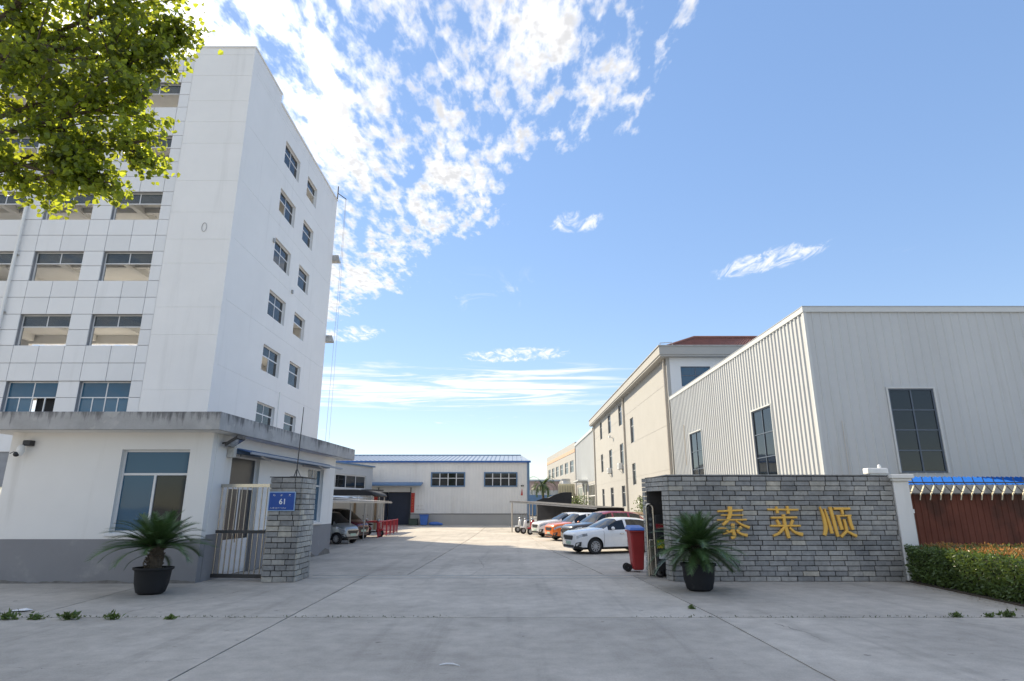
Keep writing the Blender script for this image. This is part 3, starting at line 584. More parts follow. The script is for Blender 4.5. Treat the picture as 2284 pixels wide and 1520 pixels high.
MB().tube([GS(8.9, -.5, 3.42), GS(9.2, -.55, 3.40), GS(9.6, -.5, 3.44)], .012, 6).build('crank_rod', M['gsteel'], aw)
# ------------------------------------------------------------------ side gate
pg = thing('pedestrian_gate', (-7.6, 17.5, 0), 'stainless steel barred side gate between the gatehouse and the brick pillar', 'gate')
GT = F(-8.38, 17.62, -6.72, 17.42); gl = GT.L
MB().box(GT, 0, .085, 0, .07, .03, 2.56).build('post', M['steel'], pg, bevel=.01); MB().box(GT, gl - .085, gl, 0, .07, .03, 2.56).build('post', M['steel'], pg, bevel=.01)
MB().box(GT, .087, gl - .087, .004, .066, 2.46, 2.55).build('top_rail', M['steel'], pg); MB().box(GT, .087, gl - .087, .004, .066, .06, .16).build('bottom_rail', M['dsteel'], pg)
MB().box(GT, .087, gl - .087, .0, .07, 1.22, 1.30).build('middle_rail', M['dsteel'], pg)
for i in range(10):
    u = .085 + (gl - .17) * (i + .5) / 10
    for z0, z1 in ((.16, 1.22), (1.30, 2.46)): MB().tube([GT(u, .035, z0), GT(u, .035, z1)], .017, 8, False).build('bar', M['steel'], pg, True)
# ------------------------------------------------------------------ brick pillar
def bricks(parent, fr, L_, h0, ncourse, ch, bw, m, holes=(), d=0.0, proud=.03, start=0, maxn=10 ** 6, seedv=1, end_trim=0):
    rg = random.Random(seedv); todo = []
    for c in range(ncourse):
        z0 = h0 + c * ch; u = -bw * (rg.uniform(.15, .55) if c % 2 else rg.uniform(0, .1))
        while u < L_ - .02:
            w_ = bw * rg.choice((.86, .95, 1.0, 1.04, 1.12)); a, b = max(u, 0), min(u + w_, L_); u += w_
            if b - a < .05: continue
            segs = [(a, b)]
            for x0, x1, y0, y1 in holes:
                if y0 < z0 + ch / 2 < y1: segs = [q for p_, e_ in segs for q in ((p_, min(e_, x0)), (max(p_, x1), e_)) if q[1] - q[0] > .06]
            for p_, e_ in segs: todo.append((p_, e_, z0))
    return todo
def lay(parent, fr, todo, ch, m, proud=.03, seedv=1, stuff_from=10 ** 6, gapj=.009):
    rg = random.Random(seedv); rest = MB()
    for i, (a, b, z0) in enumerate(todo):
        q = round((b - a) / .04) * .04
        if b - a - q < 0 and abs(b - a - q) > .001: q -= .0
        pr = proud + rg.uniform(-.006, .010)
        if i < stuff_from:
            me = cached_box(round((b - a) / .02) * .02 - 2 * gapj, .07, ch - 2 * gapj, .006, .004, rg.randrange(4))
            if not me.materials: me.materials.append(m)
            if me.materials[0] != m: me = me.copy(); me.materials[0] = m
            o = bpy.data.objects.new('brick', me); COL.objects.link(o); o.parent = parent; ORG[o.name] = org(parent)
            o.location = fr((a + b) / 2, .035 - pr, z0 + ch / 2) - org(parent); o.rotation_euler = (rg.uniform(-.006, .006), rg.uniform(-.006, .006), math.atan2(fr.u.y, fr.u.x) + rg.uniform(-.006, .006))
        else: rest.box(fr, a + gapj, b - gapj, -pr, .03, z0 + gapj, z0 + ch - gapj)
    if rest.v:
        o = rest.build('bricks', m, parent); o['kind'] = 'stuff'
bp = thing('brick_pillar', (-6.2, 17.7, 0), 'grey slate brick gate pillar carrying the blue number plate', 'pillar')
P1 = F(-6.66, 17.1, -5.80, 17.1); P2 = F(-5.80, 17.1, -5.80, 18.3)
MB().box(WF, -6.64, -5.82, 17.13, 18.3, 0, 2.70).build('core', M['joint'], bp)
lay(bp, P1, bricks(bp, P1, .86, 0, 19, .1425, .36, None, seedv=4), .1425, M['slate'], .03, 4)
lay(bp, P2, bricks(bp, P2, 1.2, 0, 19, .1425, .38, None, seedv=9), .1425, M['paleb'], .03, 9)
MB().box(WF, -6.69, -5.77, 17.07, 18.32, 2.712, 2.735).build('capping', M['dsteel'], bp)
ns_ = thing('number_plate', (-6.28, 17.05, 2.07), 'blue enamel house number plate reading 61 on the brick pillar', 'sign')
MB().box(WF, -6.65, -5.92, 17.03, 17.055, 1.82, 2.33).build('plate_edge', M['signedge'], ns_, bevel=.006); MB().box(WF, -6.625, -5.945, 17.020, 17.034, 1.845, 2.305).build('plate', M['signblue'], ns_)
def text_mesh(s, size, extrude=.002, offset=0.0):
    cu = bpy.data.curves.new('t', 'FONT'); cu.body = s; cu.size = size; cu.extrude = extrude; cu.offset = offset; cu.resolution_u = 3
    o = bpy.data.objects.new('t', cu); COL.objects.link(o); dg = bpy.context.evaluated_depsgraph_get()
    me = bpy.data.meshes.new_from_object(o.evaluated_get(dg)); bpy.data.objects.remove(o); bpy.data.curves.remove(cu)
    xs_ = [v.co.x for v in me.vertices]; ys_ = [v.co.y for v in me.vertices]; c = Vector(((min(xs_) + max(xs_)) / 2, (min(ys_) + max(ys_)) / 2, 0))
    for v in me.vertices: q = v.co - c; v.co = Vector((q.x, -q.z, q.y))
    return me
me = text_mesh('61', .20, .002, .003); link('number', me, M['signwhite'], ns_, loc=(-6.27, 17.017, 2.07))
rg = random.Random(5); mb = MB()
for cx_ in (-6.50, -6.30, -6.07):                         # worn, unreadable small characters
    for k in range(7): mb.bar((cx_ + rg.uniform(-.028, .028), 17.0175, 2.235 + rg.uniform(-.03, .03)), (cx_ + rg.uniform(-.028, .028), 17.0175, 2.235 + rg.uniform(-.03, .03)), .010, .004)
x_ = -6.58
while x_ < -6.16:
    for k in range(2): mb.bar((x_ + rg.uniform(0, .012), 17.0175, 1.895 + rg.uniform(-.018, .0)), (x_ + rg.uniform(.005, .022), 17.0175, 1.90 + rg.uniform(.0, .02)), .008, .004)
    x_ += .026
mb.build('worn_lettering', M['signwhite'], ns_)
rod = thing('lightning_rod', (-6.08, 17.4, 2.735), 'thin dark mast on a tripod foot standing on the brick pillar', 'mast')
MB().tube([(-6.08, 17.4, 2.74), (-6.05, 17.42, 4.72)], [.018, .010], 8).build('mast', M['dsteel'], rod)
for k in range(3):
    a = 2.1 * k + .4; MB().tube([(-6.08 + .12 * math.cos(a), 17.4 + .12 * math.sin(a), 2.74), (-6.08, 17.4, 2.98)], .009, 5).build('strut', M['dsteel'], rod)
MB().lathe((-6.08, 17.4, 2.736), [(.18, 0), (.16, .018)], 14).build('base_plate', M['dsteel'], rod)
# ------------------------------------------------------------------ sign wall
sg = thing('sign_wall', (7.5, 17.8, 0), 'grey slate brick entrance wall with three gold characters', 'wall')
S1 = F(4.36, 17.3, 10.58, 17.3); S0 = F(3.95, 18.75, 4.36, 17.3)
niche = (.18, 1.15, 0, 2.36)
core = MB(); core.box(WF, 4.42, 10.56, 17.34, 17.62, 0, 2.77).box(WF, 4.05, 10.56, 18.5, 18.75, 0, 2.77)
core.add([(4.39, 17.36, 2.37), (4.39, 17.6, 2.37), (4.02, 18.7, 2.37), (4.3, 18.7, 2.37), (4.39, 17.36, 2.77), (4.6, 17.36, 2.77), (4.02, 18.7, 2.77), (4.6, 18.7, 2.77), (4.6, 17.36, 2.37), (4.6, 18.7, 2.37)], [(4, 5, 7, 6), (0, 4, 6, 2), (0, 8, 9, 2), (5, 8, 9, 7)])
core.build('core', M['joint'], sg)
MB().box(WF, 4.3, 10.58, 17.27, 18.75, 2.775, 2.80).build('capping', M['weath'], sg)
td = bricks(sg, S1, 6.22, 0, 21, .131, .40, None, seedv=21)
td.sort(key=lambda t: (abs(t[1] - t[0]) < .25, random.Random(int(t[0] * 100 + t[2] * 7919)).random()))
lay(sg, S1, td, .131, M['slate'], .03, 21, 285)
td0 = bricks(sg, S0, S0.L, 0, 21, .131, .34, None, [niche], seedv=23)
rest_mb = MB()
for a, b, z0 in td0: rest_mb.box(S0, a + .009, b - .009, -.03 - random.uniform(0, .01), .03, z0 + .009, z0 + .122)
o = rest_mb.build('bricks', M['paleb'], sg); o['kind'] = 'stuff'
# gold characters
GLY = {'泰':[[(5.65,1.81,0.05),(6.35,1.84,0.05)],[(5.74,1.71,0.038),(6.34,1.71,0.038)],[(5.62,1.58,0.038),(6.42,1.59,0.046)],[(6.0,1.94,0.112),(5.99,1.74,0.1),(5.9,1.57,0.085),(5.76,1.45,0.065)],[(6.13,1.56,0.035),(6.28,1.46,0.058),(6.48,1.38,0.081)],[(6.04,1.49,0.088),(6.03,1.29,0.096),(6.05,1.16,0.1),(5.96,1.11,0.065)],[(5.62,1.36,0.031),(5.83,1.36,0.05),(5.88,1.27,0.065)],[(5.75,1.22,0.042),(6.0,1.29,0.054)],[(6.26,1.4,0.085),(6.13,1.28,0.062)],[(6.13,1.28,0.054),(6.26,1.21,0.065),(6.4,1.18,0.088)]],'莱':[[(7.03,1.86,0.05),(7.87,1.85,0.05)],[(7.28,1.94,0.054),(7.3,1.76,0.085)],[(7.58,1.95,0.062),(7.59,1.75,0.088)],[(7.1,1.64,0.054),(7.81,1.65,0.054)],[(7.25,1.59,0.065),(7.31,1.46,0.081)],[(7.69,1.58,0.077),(7.62,1.45,0.065)],[(7.06,1.43,0.05),(7.88,1.43,0.05)],[(7.45,1.73,0.077),(7.46,1.46,0.088),(7.5,1.25,0.096),(7.53,1.11,0.088)],[(7.43,1.39,0.073),(7.28,1.24,0.065),(7.11,1.17,0.05)],[(7.57,1.39,0.054),(7.71,1.26,0.069),(7.91,1.2,0.1)]],'顺':[[(8.48,1.93,0.038),(8.55,1.68,0.081),(8.57,1.36,0.104),(8.51,1.18,0.085)],[(8.6,1.88,0.042),(8.67,1.55,0.077),(8.72,1.23,0.088)],[(8.76,1.93,0.085),(8.82,1.49,0.092),(8.87,1.15,0.077)],[(8.85,1.88,0.069),(9.3,1.88,0.065)],[(9.07,1.86,0.073),(9.08,1.73,0.065)],[(8.94,1.68,0.085),(8.97,1.51,0.088),(9.0,1.33,0.085)],[(8.89,1.69,0.046),(9.3,1.7,0.046)],[(9.24,1.69,0.085),(9.26,1.49,0.088),(9.3,1.33,0.081)],[(9.09,1.6,0.065),(9.12,1.38,0.077),(9.12,1.28,0.077)],[(9.12,1.29,0.065),(8.95,1.14,0.069)],[(9.14,1.28,0.054),(9.37,1.16,0.081)]]}
def stroke(mb, pts, k):                        # ridged brush stroke: bevelled slab following the line, widths vary
    y0 = 17.272; yf = 17.205 - .0022 * k; P_ = [Vector((x, 0, z)) for x, z, w in pts]; W_ = [w for x, z, w in pts]
    if len(P_) > 2:                            # smooth the line
        q = []; ww = []
        for i in range(len(P_) - 1):
            p0, p1, p2, p3 = P_[max(i - 1, 0)], P_[i], P_[i + 1], P_[min(i + 2, len(P_) - 1)]
            for j in range(4):
                t = j / 4; q.append(.5 * ((2 * p1) + (p2 - p0) * t + (2 * p0 - 5 * p1 + 4 * p2 - p3) * t * t + (3 * p1 - p0 - 3 * p2 + p3) * t ** 3)); ww.append(W_[i] + (W_[i + 1] - W_[i]) * t)
        P_, W_ = q + [P_[-1]], ww + [W_[-1]]
    vs = []; n_ = len(P_)
    for i, p in enumerate(P_):
        t = (P_[min(i + 1, n_ - 1)] - P_[max(i - 1, 0)]).normalized(); sd_ = Vector((t.z, 0, -t.x)) * W_[i] / 2
        for c, yy in ((-1, y0), (-1, yf + .014), (-.55, yf), (.55, yf), (1, yf + .014), (1, y0)): vs.append(Vector((p.x, yy, p.z)) + sd_ * c)
    fs = [(i * 6 + k2, i * 6 + k2 + 1, i * 6 + k2 + 7, i * 6 + k2 + 6) for i in range(n_ - 1) for k2 in range(5)] + [tuple(range(6)), tuple((n_ - 1) * 6 + k2 for k2 in range(6))]
    mb.add(vs, fs)
for ch_, lab in (('泰', 'first gold character, partly behind the cycad'), ('莱', 'middle gold character'), ('顺', 'last gold character, nearest the white pier')):
    mb = MB()
    for k, st in enumerate(GLY[ch_]): stroke(mb, st, k)
    mb.build('character', M['gold'], sg, label=lab)
# ------------------------------------------------------------------ white pier with lamp, small post
pr = thing('white_pier', (10.82, 17.5, 0), 'white rendered pier with a moulded cap at the right end of the brick wall', 'pier')
MB().box(WF, 10.60, 11.03, 17.22, 17.72, 0, 2.62).build('shaft', M['guard'], pr, bevel=.01)
MB().box(WF, 10.56, 11.09, 17.16, 17.78, 2.622, 2.69).build('cap_moulding', M['guard'], pr, bevel=.01); MB().box(WF, 10.52, 11.14, 17.11, 17.83, 2.692, 2.80).build('cap', M['guard'], pr, bevel=.015)
lm = thing('wall_lamp', (10.35, 17.4, 2.80), 'white lamp housing on top of the brick wall beside the pier', 'lamp')
MB().box(WF, 9.98, 10.56, 17.28, 17.55, 2.82, 2.98).build('housing', M['whitepl'], lm, bevel=.03); MB().tube([(10.47, 17.4, 2.78), (10.50, 17.35, 2.9)], .07, 10).build('bracket', M['whitepl'], lm, True)
MB().ell((10.42, 17.45, 3.02), .05, .05, .07, 10, 8).build('knob', M['whitepl'], lm, True); MB().box(WF, 10.05, 10.5, 17.30, 17.5, 2.802, 2.82).build('lens', M['lamp'], lm)
sp = thing('stone_post', (11.4, 17.9, 0), 'short weathered stone post with rounded top right of the white pier', 'post')
mb = MB(); mb.box(WF, 11.16, 11.42, 17.8, 18.1, 0, 1.75); mb.build('shaft', mat('pebble_stone', (.36, .35, .32), .9, .35, 14, bump=.6), sp, bevel=.02)
MB().box(WF, 11.15, 11.43, 17.79, 18.11, 1.752, 1.86).lathe((11.29, 17.95, 1.86), [(.14, 0), (.13, .06), (.09, .12), (.02, .15)], 14).build('cap', M['guard'], sp, True)
# ------------------------------------------------------------------ rust-brown fence with bent spikes and blue lean-to roof
lf = thing('sheet_fence', (15, 19.3, 0), 'rust-brown ribbed sheet fence behind the hedge', 'fence')
SF = F(11.45, 19.2, 21, 19.2)
MB().box(SF, 0, 9.5, .02, .25, 0, .66).build('base_wall', M['weath'], lf)
for i in range(50):
    u0 = .03 + i * .19; m_ = M['rust']
    corrug(SF, u0 + .001, u0 + .189, .66, 2.30, .19, .022, .003 * (i % 2), .7).build('slat', m_, lf)
MB().box(SF, 0, 9.5, .03, .05, .66, 2.30).build('gap_light_stop', M['dark'], lf)  # dark sheet added to block light showing through the slat gaps
for z in (1.0, 2.0): MB().box(SF, 0, 9.5, .06, .1, z, z + .06).build('back_rail', M['dsteel'], lf)
MB().box(SF, 0, 9.5, -.06, .14, 2.302, 2.58).build('top_band', M['weath'], lf)
sk = thing('spike_topping', (15, 18.95, 2.3), 'row of bent iron spikes on a dark rail above the sheet fence', 'spikes')
MB().box(SF, -.3, 9.4, -.32, -.28, 2.62, 2.655).build('rail', M['dsteel'], sk)
cm = mat('cream_bracket', (.62, .57, .42), .7, .15, 6)
for i in range(30):
    u = .05 + i * .31
    MB().tube([SF(u - .22, -.30, 2.80), SF(u - .20, -.31, 2.66), SF(u - .13, -.32, 2.5), SF(u - .02, -.33, 2.36), SF(u + .1, -.34, 2.28)], .014, 6).build('spike', M['dsteel'], sk)
    mb = MB(); mb.bar(SF(u + .1, -.36, 2.56), SF(u - .04, -.36, 2.30), .06, .02); mb.bar(SF(u - .04, -.355, 2.33), SF(u - .09, -.34, 2.12), .055, .018); mb.build('bracket', cm, sk)
MB().box(SF, -.2, 9.4, -.30, -.27, 2.30, 2.325).build('lower_rail', M['dsteel'], sk)
bl = thing('lean_to_roof', (15, 21, 2.7), 'bright blue lean-to sheet roof behind the fence spikes', 'roof')
mb = MB()
for i in range(58):
    u0 = .18 + i * .16
    mb.add([SF(u0, .3, 2.58), SF(u0 + .09, .3, 2.58), SF(u0 + .115, .3, 2.62), SF(u0 + .16, .3, 2.58), SF(u0, 1.5, 2.86), SF(u0 + .09, 1.5, 2.86), SF(u0 + .115, 1.5, 2.90), SF(u0 + .16, 1.5, 2.86)], [(0, 1, 5, 4), (1, 2, 6, 5), (2, 3, 7, 6)])
mb.build('roof_sheet', mat('bright_blue_sheet', (.015, .11, .42), .9, .08, 2, spec=.1), bl, fix=False)
for u in (.2, 3, 6, 9): MB().box(SF, u, u + .08, .45, .53, 0, 2.6).build('post', M['dsteel'], bl)
# ------------------------------------------------------------------ grey ribbed-sheet hall on the right
hb = thing('sheet_metal_hall', (19, 35, 0), 'large light grey ribbed-sheet hall with tall windows on the right', 'building')
HF = F(12.2, 24, 28, 24); HS = F(12.2, 46, 12.2, 24)
HT = 9.75
def sheet_wall(parent, fr, u0, u1, z0, z1, win, pitch, depth, width, m, flat=.6):
    u = u0; cuts = sorted({c for w_ in win for c in (w_[0], w_[1])})
    edges = [u0]
    while edges[-1] < u1 - 1e-6:
        n_ = min(edges[-1] + width, u1)
        for c in cuts:
            if edges[-1] + 1e-6 < c < n_: n_ = c
        edges.append(n_)
    for a, b in zip(edges, edges[1:]):
        w_ = [w for w in win if w[0] - 1e-6 <= a and b <= w[1] + 1e-6]
        segs = [(z0, z1)] if not w_ else [(z0, w_[0][2]), (w_[0][3], z1)]
        for za, zb in segs:
            if zb - za > .02: corrug(fr, a, b, za, zb, pitch, depth, 0, flat).build('sheet_panel', m, parent, fix=False)
hwF = [(2.93, 4.75, 3.18, 6.49), (9.2, 11.0, 3.18, 6.49)]
hwS = [(46 - 30.5, 46 - 28.15, 3.0, 6.5), (46 - 41.5, 46 - 38.9, 3.0, 6.6)]
sheet_wall(hb, HF, .03, 15.8, 0, HT, hwF, .36, .030, 1.08, M['sheet'], .72)
sheet_wall(hb, HS, 0, 21.97, 0, HT, hwS, .36, .055, 1.08, M['sheet'], .55)
MB().box(HF, -.07, .05, -.055, .06, 0, HT).build('corner_trim', M['flash'], hb)
MB().box(HF, -.10, 15.8, -.085, .10, HT - .02, HT + .20).box(HS, 0, 21.92, -.085, .10, HT - .02, HT + .20).build('eave_trim', M['flash'], hb)
MB().box(HF, -.11, 15.8, -.10, .11, HT + .202, HT + .235).box(HS, 0, 21.9, -.10, .11, HT + .202, HT + .235).build('eave_cap', M['grey_alu'], hb)
MB().add([(12.3, 24.1, HT), (28, 24.1, HT), (28, 35, HT + .16), (12.3, 35, HT + .16), (12.3, 46, HT), (28, 46, HT)], [(0, 1, 2, 3), (3, 2, 5, 4)]).build('roof_sheet', M['rsheet'], hb)
MB().box(WF, 12.35, 27.9, 45.8, 46, 0, HT - .1).box(WF, 27.8, 28, 24.1, 45.7, 0, HT - .1).build('far_wall', M['sheet'], hb)
MB().box(WF, 12.4, 27.8, 24.3, 45.7, .0, .02).build('inner_floor', M['weath'], hb)
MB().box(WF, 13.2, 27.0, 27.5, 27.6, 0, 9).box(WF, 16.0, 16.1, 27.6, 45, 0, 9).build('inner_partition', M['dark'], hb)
def tall_window(fr, u0, u1, z0, z1, rows_, parent, trim=.07):
    mb = MB(); d0, d1 = -.03, .05; fw = .06
    mb.box(fr, u0, u0 + fw, d0, d1, z0, z1).box(fr, u1 - fw, u1, d0, d1, z0, z1).box(fr, u0 + fw, u1 - fw, d0, d1, z0, z0 + fw).box(fr, u0 + fw, u1 - fw, d0, d1, z1 - fw, z1)
    um = (u0 + u1) / 2; mb.box(fr, um - .025, um + .025, d0 + .005, d1, z0 + fw, z1 - fw)
    zs = [z0 + fw + (z1 - z0 - 2 * fw) * k / rows_ for k in range(rows_ + 1)]
    for z in zs[1:-1]: mb.box(fr, u0 + fw, um - .025, d0 + .008, d1, z - .022, z + .022).box(fr, um + .025, u1 - fw, d0 + .008, d1, z - .022, z + .022)
    w = mb.build('window', M['dframe'], parent)
    for a, b in ((u0 + fw, um - .025), (um + .025, u1 - fw)):
        for za, zb in zip(zs, zs[1:]): MB().box(fr, a - .004, b + .004, .01, .02, za + .01, zb - .01).build('pane', M['dglass'], w)
    t = trim
    MB().box(fr, u0 - t, u0 - .002, -.075, .0, z0, z1 + t).box(fr, u1 + .002, u1 + t, -.075, .0, z0, z1 + t).box(fr, u0, u1, -.09, .0, z1 + .002, z1 + t).build('trim', M['flash'], w)
    for a, b in ((u0 + .1, um - .1), (um + .1, u1 - .1)): MB().box(fr, a, b, .35, .37, z0, z0 + (z1 - z0) * .52).build('curtain', M['curtain'], w)
tall_window(HF, *hwF[0], 4, hb); tall_window(HF, *hwF[1], 4, hb)
for w_ in hwS: tall_window(HS, *w_, 3, hb)
MB().tube([HF(.9, -.05, 3.0), HF(.9, -.05, 5.2)], .012, 5).tube([HS(3.4, -.1, 4.6), HS(3.4, -.1, 7.4)], .03, 6).build('wall_pipe', M['pvc'], hb)
# ------------------------------------------------------------------ cream three-storey building with red tile roof
cb_ = thing('cream_block', (18, 68, 0), 'cream three-storey building with a red tile roof behind the grey hall', 'building')
CS = F(12.2, 90, 12.2, 46.5); CF = F(12.2, 46.5, 26, 46.5)
def sy(y): return 90 - y
cw = []
for ya, yb in ((62.4, 60.7),): cw += [(sy(ya), sy(yb), 8.0, 10.5), (sy(ya), sy(yb), 3.85, 5.95)]
for ya, yb in ((69.0, 66.9), (76.8, 74.6), (84.0, 82.0)): cw += [(sy(ya), sy(yb), 10.55, 12.9), (sy(ya), sy(yb), 6.15, 8.5), (sy(ya), sy(yb), 1.7, 3.95)]
wall_mb(CS, 0, 43.5, 0, 13.2, .25, cw, [4.6, 8.0, 11.2], .03).build('yard_wall', M['cream'], cb_)
cfh = [(1.1, 3.45, 10.9, 12.5), (6, 8.4, 10.9, 12.5)]
wall_mb(CF, .26, 13.8, 0, 13.2, .25, cfh).build('end_wall', mat('pale_end_render', (.72, .73, .74), .85, .04, .8), cb_)
MB().box(WF, 12.5, 26, 89.7, 90, 0, 13.2).box(WF, 25.7, 26, 46.8, 89.6, 0, 13.2).build('rear_wall', M['cream'], cb_)
for w_ in cw: window(CS, *w_, .10, cb_, M['grey_alu'], M['dglass'], 2, .68, .07)
for w_ in cfh: window(CF, *w_, .10, cb_, M['dframe'], M['bglass'], 2, .55, .07)
for zz_ in (1.6, 5.5, 9.4): MB().box(WF, 12.6, 25.6, 46.9, 89.6, zz_ - .9, zz_ - .75).build('floor_slab', M['interior'], cb_)
MB().box(WF, 14.5, 14.6, 47, 89.5, 0, 13).build('inner_wall', M['interior'], cb_)
MB().box(WF, 11.62, 26.4, 45.95, 90.6, 13.2, 13.34).box(WF, 11.55, 26.4, 45.88, 46.15, 13.342, 14.0).box(WF, 11.55, 11.82, 46.152, 90.6, 13.342, 14.0).build('eave_gutter', M['cream'], cb_)
MB().box(WF, 11.48, 26.45, 45.80, 46.2, 14.002, 14.08).box(WF, 11.48, 11.85, 46.202, 90.65, 14.002, 14.08).build('eave_cap', M['weath'], cb_)
for y in (65.3, 89.6, 46.9): MB().tube([(12.08, y, 0), (12.08, y, 13.2)], .10, 8).build('drainpipe', M['pvc'], cb_, True)
MB().tube([(11.7, 46.1, 14.3), (12.6, 46.05, 14.35), (12.7, 46.05, 14.1)], .03, 5).tube([(11.7, 46.1, 14.1), (11.7, 46.1, 14.3)], .03, 5).build('roof_rail', M['gsteel'], cb_)
# hipped tile roof: barrel tiles as ridged geometry
rm = MB(); x0, x1, y0, y1, zb, zr = 12.1, 25.9, 46.4, 90.1, 14.0, 15.65; xr = 15.5
hip = 3.1
def hipface(a, b, c, d, n_):         # eave a-b, ridge d-c
    a, b, c, d = map(Vector, (a, b, c, d)); nn = (b - a).cross(d - a).normalized()
    if nn.z < 0: nn = -nn
    L_ = (b - a).length; vs = []; fs = []
    for i in range(n_ * 4 + 1):
        t = i / (n_ * 4); e = a.lerp(b, t); q = d.lerp(c, t); hgt = .07 * max(0, math.sin(2 * math.pi * (i % 4) / 4 + .2))
        # ridge line: clip along hips
        vs += [e + nn * hgt, q + nn * hgt]
    for i in range(n_ * 4): fs.append((2 * i, 2 * i + 2, 2 * i + 3, 2 * i + 1))
    rm.add(vs, fs)
hipface((x0, y0, zb), (x1, y0, zb), (x1, y0 + hip, zr), (xr, y0 + hip, zr), 60)
hipface((x0, y1, zb), (x0, y0, zb), (xr, y0 + hip, zr), (xr, y1 - hip, zr), 120)
rm.add([(xr, y0 + hip, zr - .02), (x1, y0 + hip, zr - .02), (x1, y1, zr - .02), (xr, y1 - hip, zr - .02)], [(0, 1, 2, 3)])
ro = rm.build('roof', M['tile'], cb_, fix=False)
MB().tube([(x0, y0, zb + .05), (xr, y0 + hip, zr + .06), (x1, y0 + hip, zr + .06)], .13, 7).tube([(xr, y0 + hip, zr + .06), (xr, y1 - hip, zr + .06)], .13, 7).build('ridge_tile', M['tile'], ro)
for y, z, lab in ((75.6, 5.65, 'air conditioner under the second-floor window farther from the grey hall'), (68.0, 5.75, 'air conditioner under the second-floor window nearer the grey hall')):
    ac = thing('air_conditioner', (12.0, y, z), lab + ' of the cream building', 'air conditioner', 'air conditioners on the cream building')
    MB().box(WF, 11.72, 12.15, y - .45, y + .45, z, z + .62).build('casing', M['whitepl'], ac, bevel=.02); MB().lathe((11.715, y, z + .31), [(.24, -.012), (.24, .0)], 16, 'x').build('fan_grille', M['grey_alu'], ac)
    MB().bar((12.19, y - .3, z - .02), (11.75, y - .3, z - .02), .04).bar((12.19, y + .3, z - .02), (11.75, y + .3, z - .02), .04).bar((12.19, y, z - .5), (11.8, y, z - .03), .03).build('bracket', M['gsteel'], ac)
yl = thing('yard_light', (12.1, 73.5, 10), 'small white yard floodlight between the upper windows of the cream building', 'floodlight')
MB().box(WF, 11.7, 11.95, 73.3, 73.7, 9.75, 10.0).build('housing', M['whitepl'], yl); MB().bar((12.19, 73.5, 9.7), (11.9, 73.5, 9.85), .05).build('arm', M['gsteel'], yl)
# ------------------------------------------------------------------ farther halls on the right
fh = thing('grey_annex_hall', (16, 103, 0), 'narrow pale grey ribbed-sheet hall just beyond the cream building', 'building')
AS = F(12.2, 117, 12.2, 90.7)
aw_ = [(1.5, 9.5, .6, 5.0), (11.5, 15.5, .2, 5.4), (17.5, 25.5, .6, 5.0)]
sheet_wall(fh, AS, 0, 26.3, 0, 12.7, [(0, 26.3, -1, 5.4)], .9, .06, 2.7, M['sheet'])
wall_mb(AS, 0, 26.3, 0, 5.4, .2, aw_).build('base_wall', M['cream'], fh)
for w_ in aw_: window(AS, *w_, .06, fh, M['whitepl'], M['dglass'], 5 if w_[1] - w_[0] > 5 else 2, .6, .15)
MB().box(AS, 0, 26.3, -.2, .3, 12.7, 13.1).build('eave_trim', M['flash'], fh)
MB().box(WF, 12.5, 22, 90.8, 91, 0, 12.7).box(WF, 12.5, 22, 116.8, 117, 0, 12.7).box(WF, 12.5, 22, 91, 116.8, 12.5, 12.7).build('end_wall', M['sheet'], fh)
MB().box(AS, 9, 17.5, -1.6, .0, 5.6, 5.8).build('door_canopy', M['flash'], fh)
ff = thing('white_factory', (14, 138, 0), 'long white factory with an orange stripe at the far end of the right side', 'building')
XS = F(9.1, 160, 12.1, 117.5)
xw = [(3 + 6.7 * i, 7.2 + 6.7 * i, 8.0, 10.3) for i in range(6)] + [(30, 33, 2.5, 6), (24, 27.5, 2.5, 6)]
wall_mb(XS, 0, XS.L, 0, 13.6, .3, xw).build('yard_wall', M['cream'], ff)
MB().box(XS, 0, XS.L, -.06, -.004, 11.7, 12.35).build('orange_stripe', M['orange'], ff)
MB().box(XS, 0, XS.L, .31, 12, 13.3, 13.5).box(XS, 0, .3, .31, 12, 0, 13.6).box(XS, XS.L - .3, XS.L, .31, 12, 0, 13.6).build('end_wall', M['cream'], ff)
for w_ in xw: window(XS, *w_, .1, ff, M['grey_alu'], M['dglass'], 3, .6, .12)
MB().box(XS, 1, XS.L - 1, 3, 3.1, 0, 13).build('inner_wall', M['interior'], ff)
ct = thing('cooling_unit', (9.8, 112, 0), 'yellowish cooling tower cabinet in front of the far white factory', 'cooling tower')
MB().box(WF, 8.3, 11.2, 110.5, 113, 0, 5.5).build('cabinet', mat('yellow_cabinet', (.55, .50, .34), .7, .1, 2), ct, bevel=.1)
for k in range(6): MB().box(WF, 8.5 + k * .45, 8.62 + k * .45, 110.40, 110.49, .5, 5.2).build('louvre', mat('louvre', (.36, .33, .24), .7), ct)
MB().lathe((9.7, 111.7, 5.5), [(1.0, 0), (.8, .5), (.85, .9)], 16).build('fan_stack', M['grey_alu'], ct)
bs = thing('blue_base_shed', (6, 118, 0), 'distant low shed with a blue base and pink-grey upper wall beside the palm', 'building')
MB().box(WF, 1.5, 8.6, 112, 124, 0, 3.6).build('lower_wall', M['bcan'], bs); MB().box(WF, 1.5, 8.6, 112.05, 124, 3.6, 4.4).build('middle_band', M['sheet'], bs)
MB().box(WF, 1.5, 8.6, 112.1, 124, 4.4, 6.0).build('upper_wall', mat('pinkish_sheet', (.40, .30, .29), .7), bs); MB().box(WF, 1.3, 8.8, 111.8, 124.2, 6.0, 6.3).build('roof', M['rsheet'], bs)
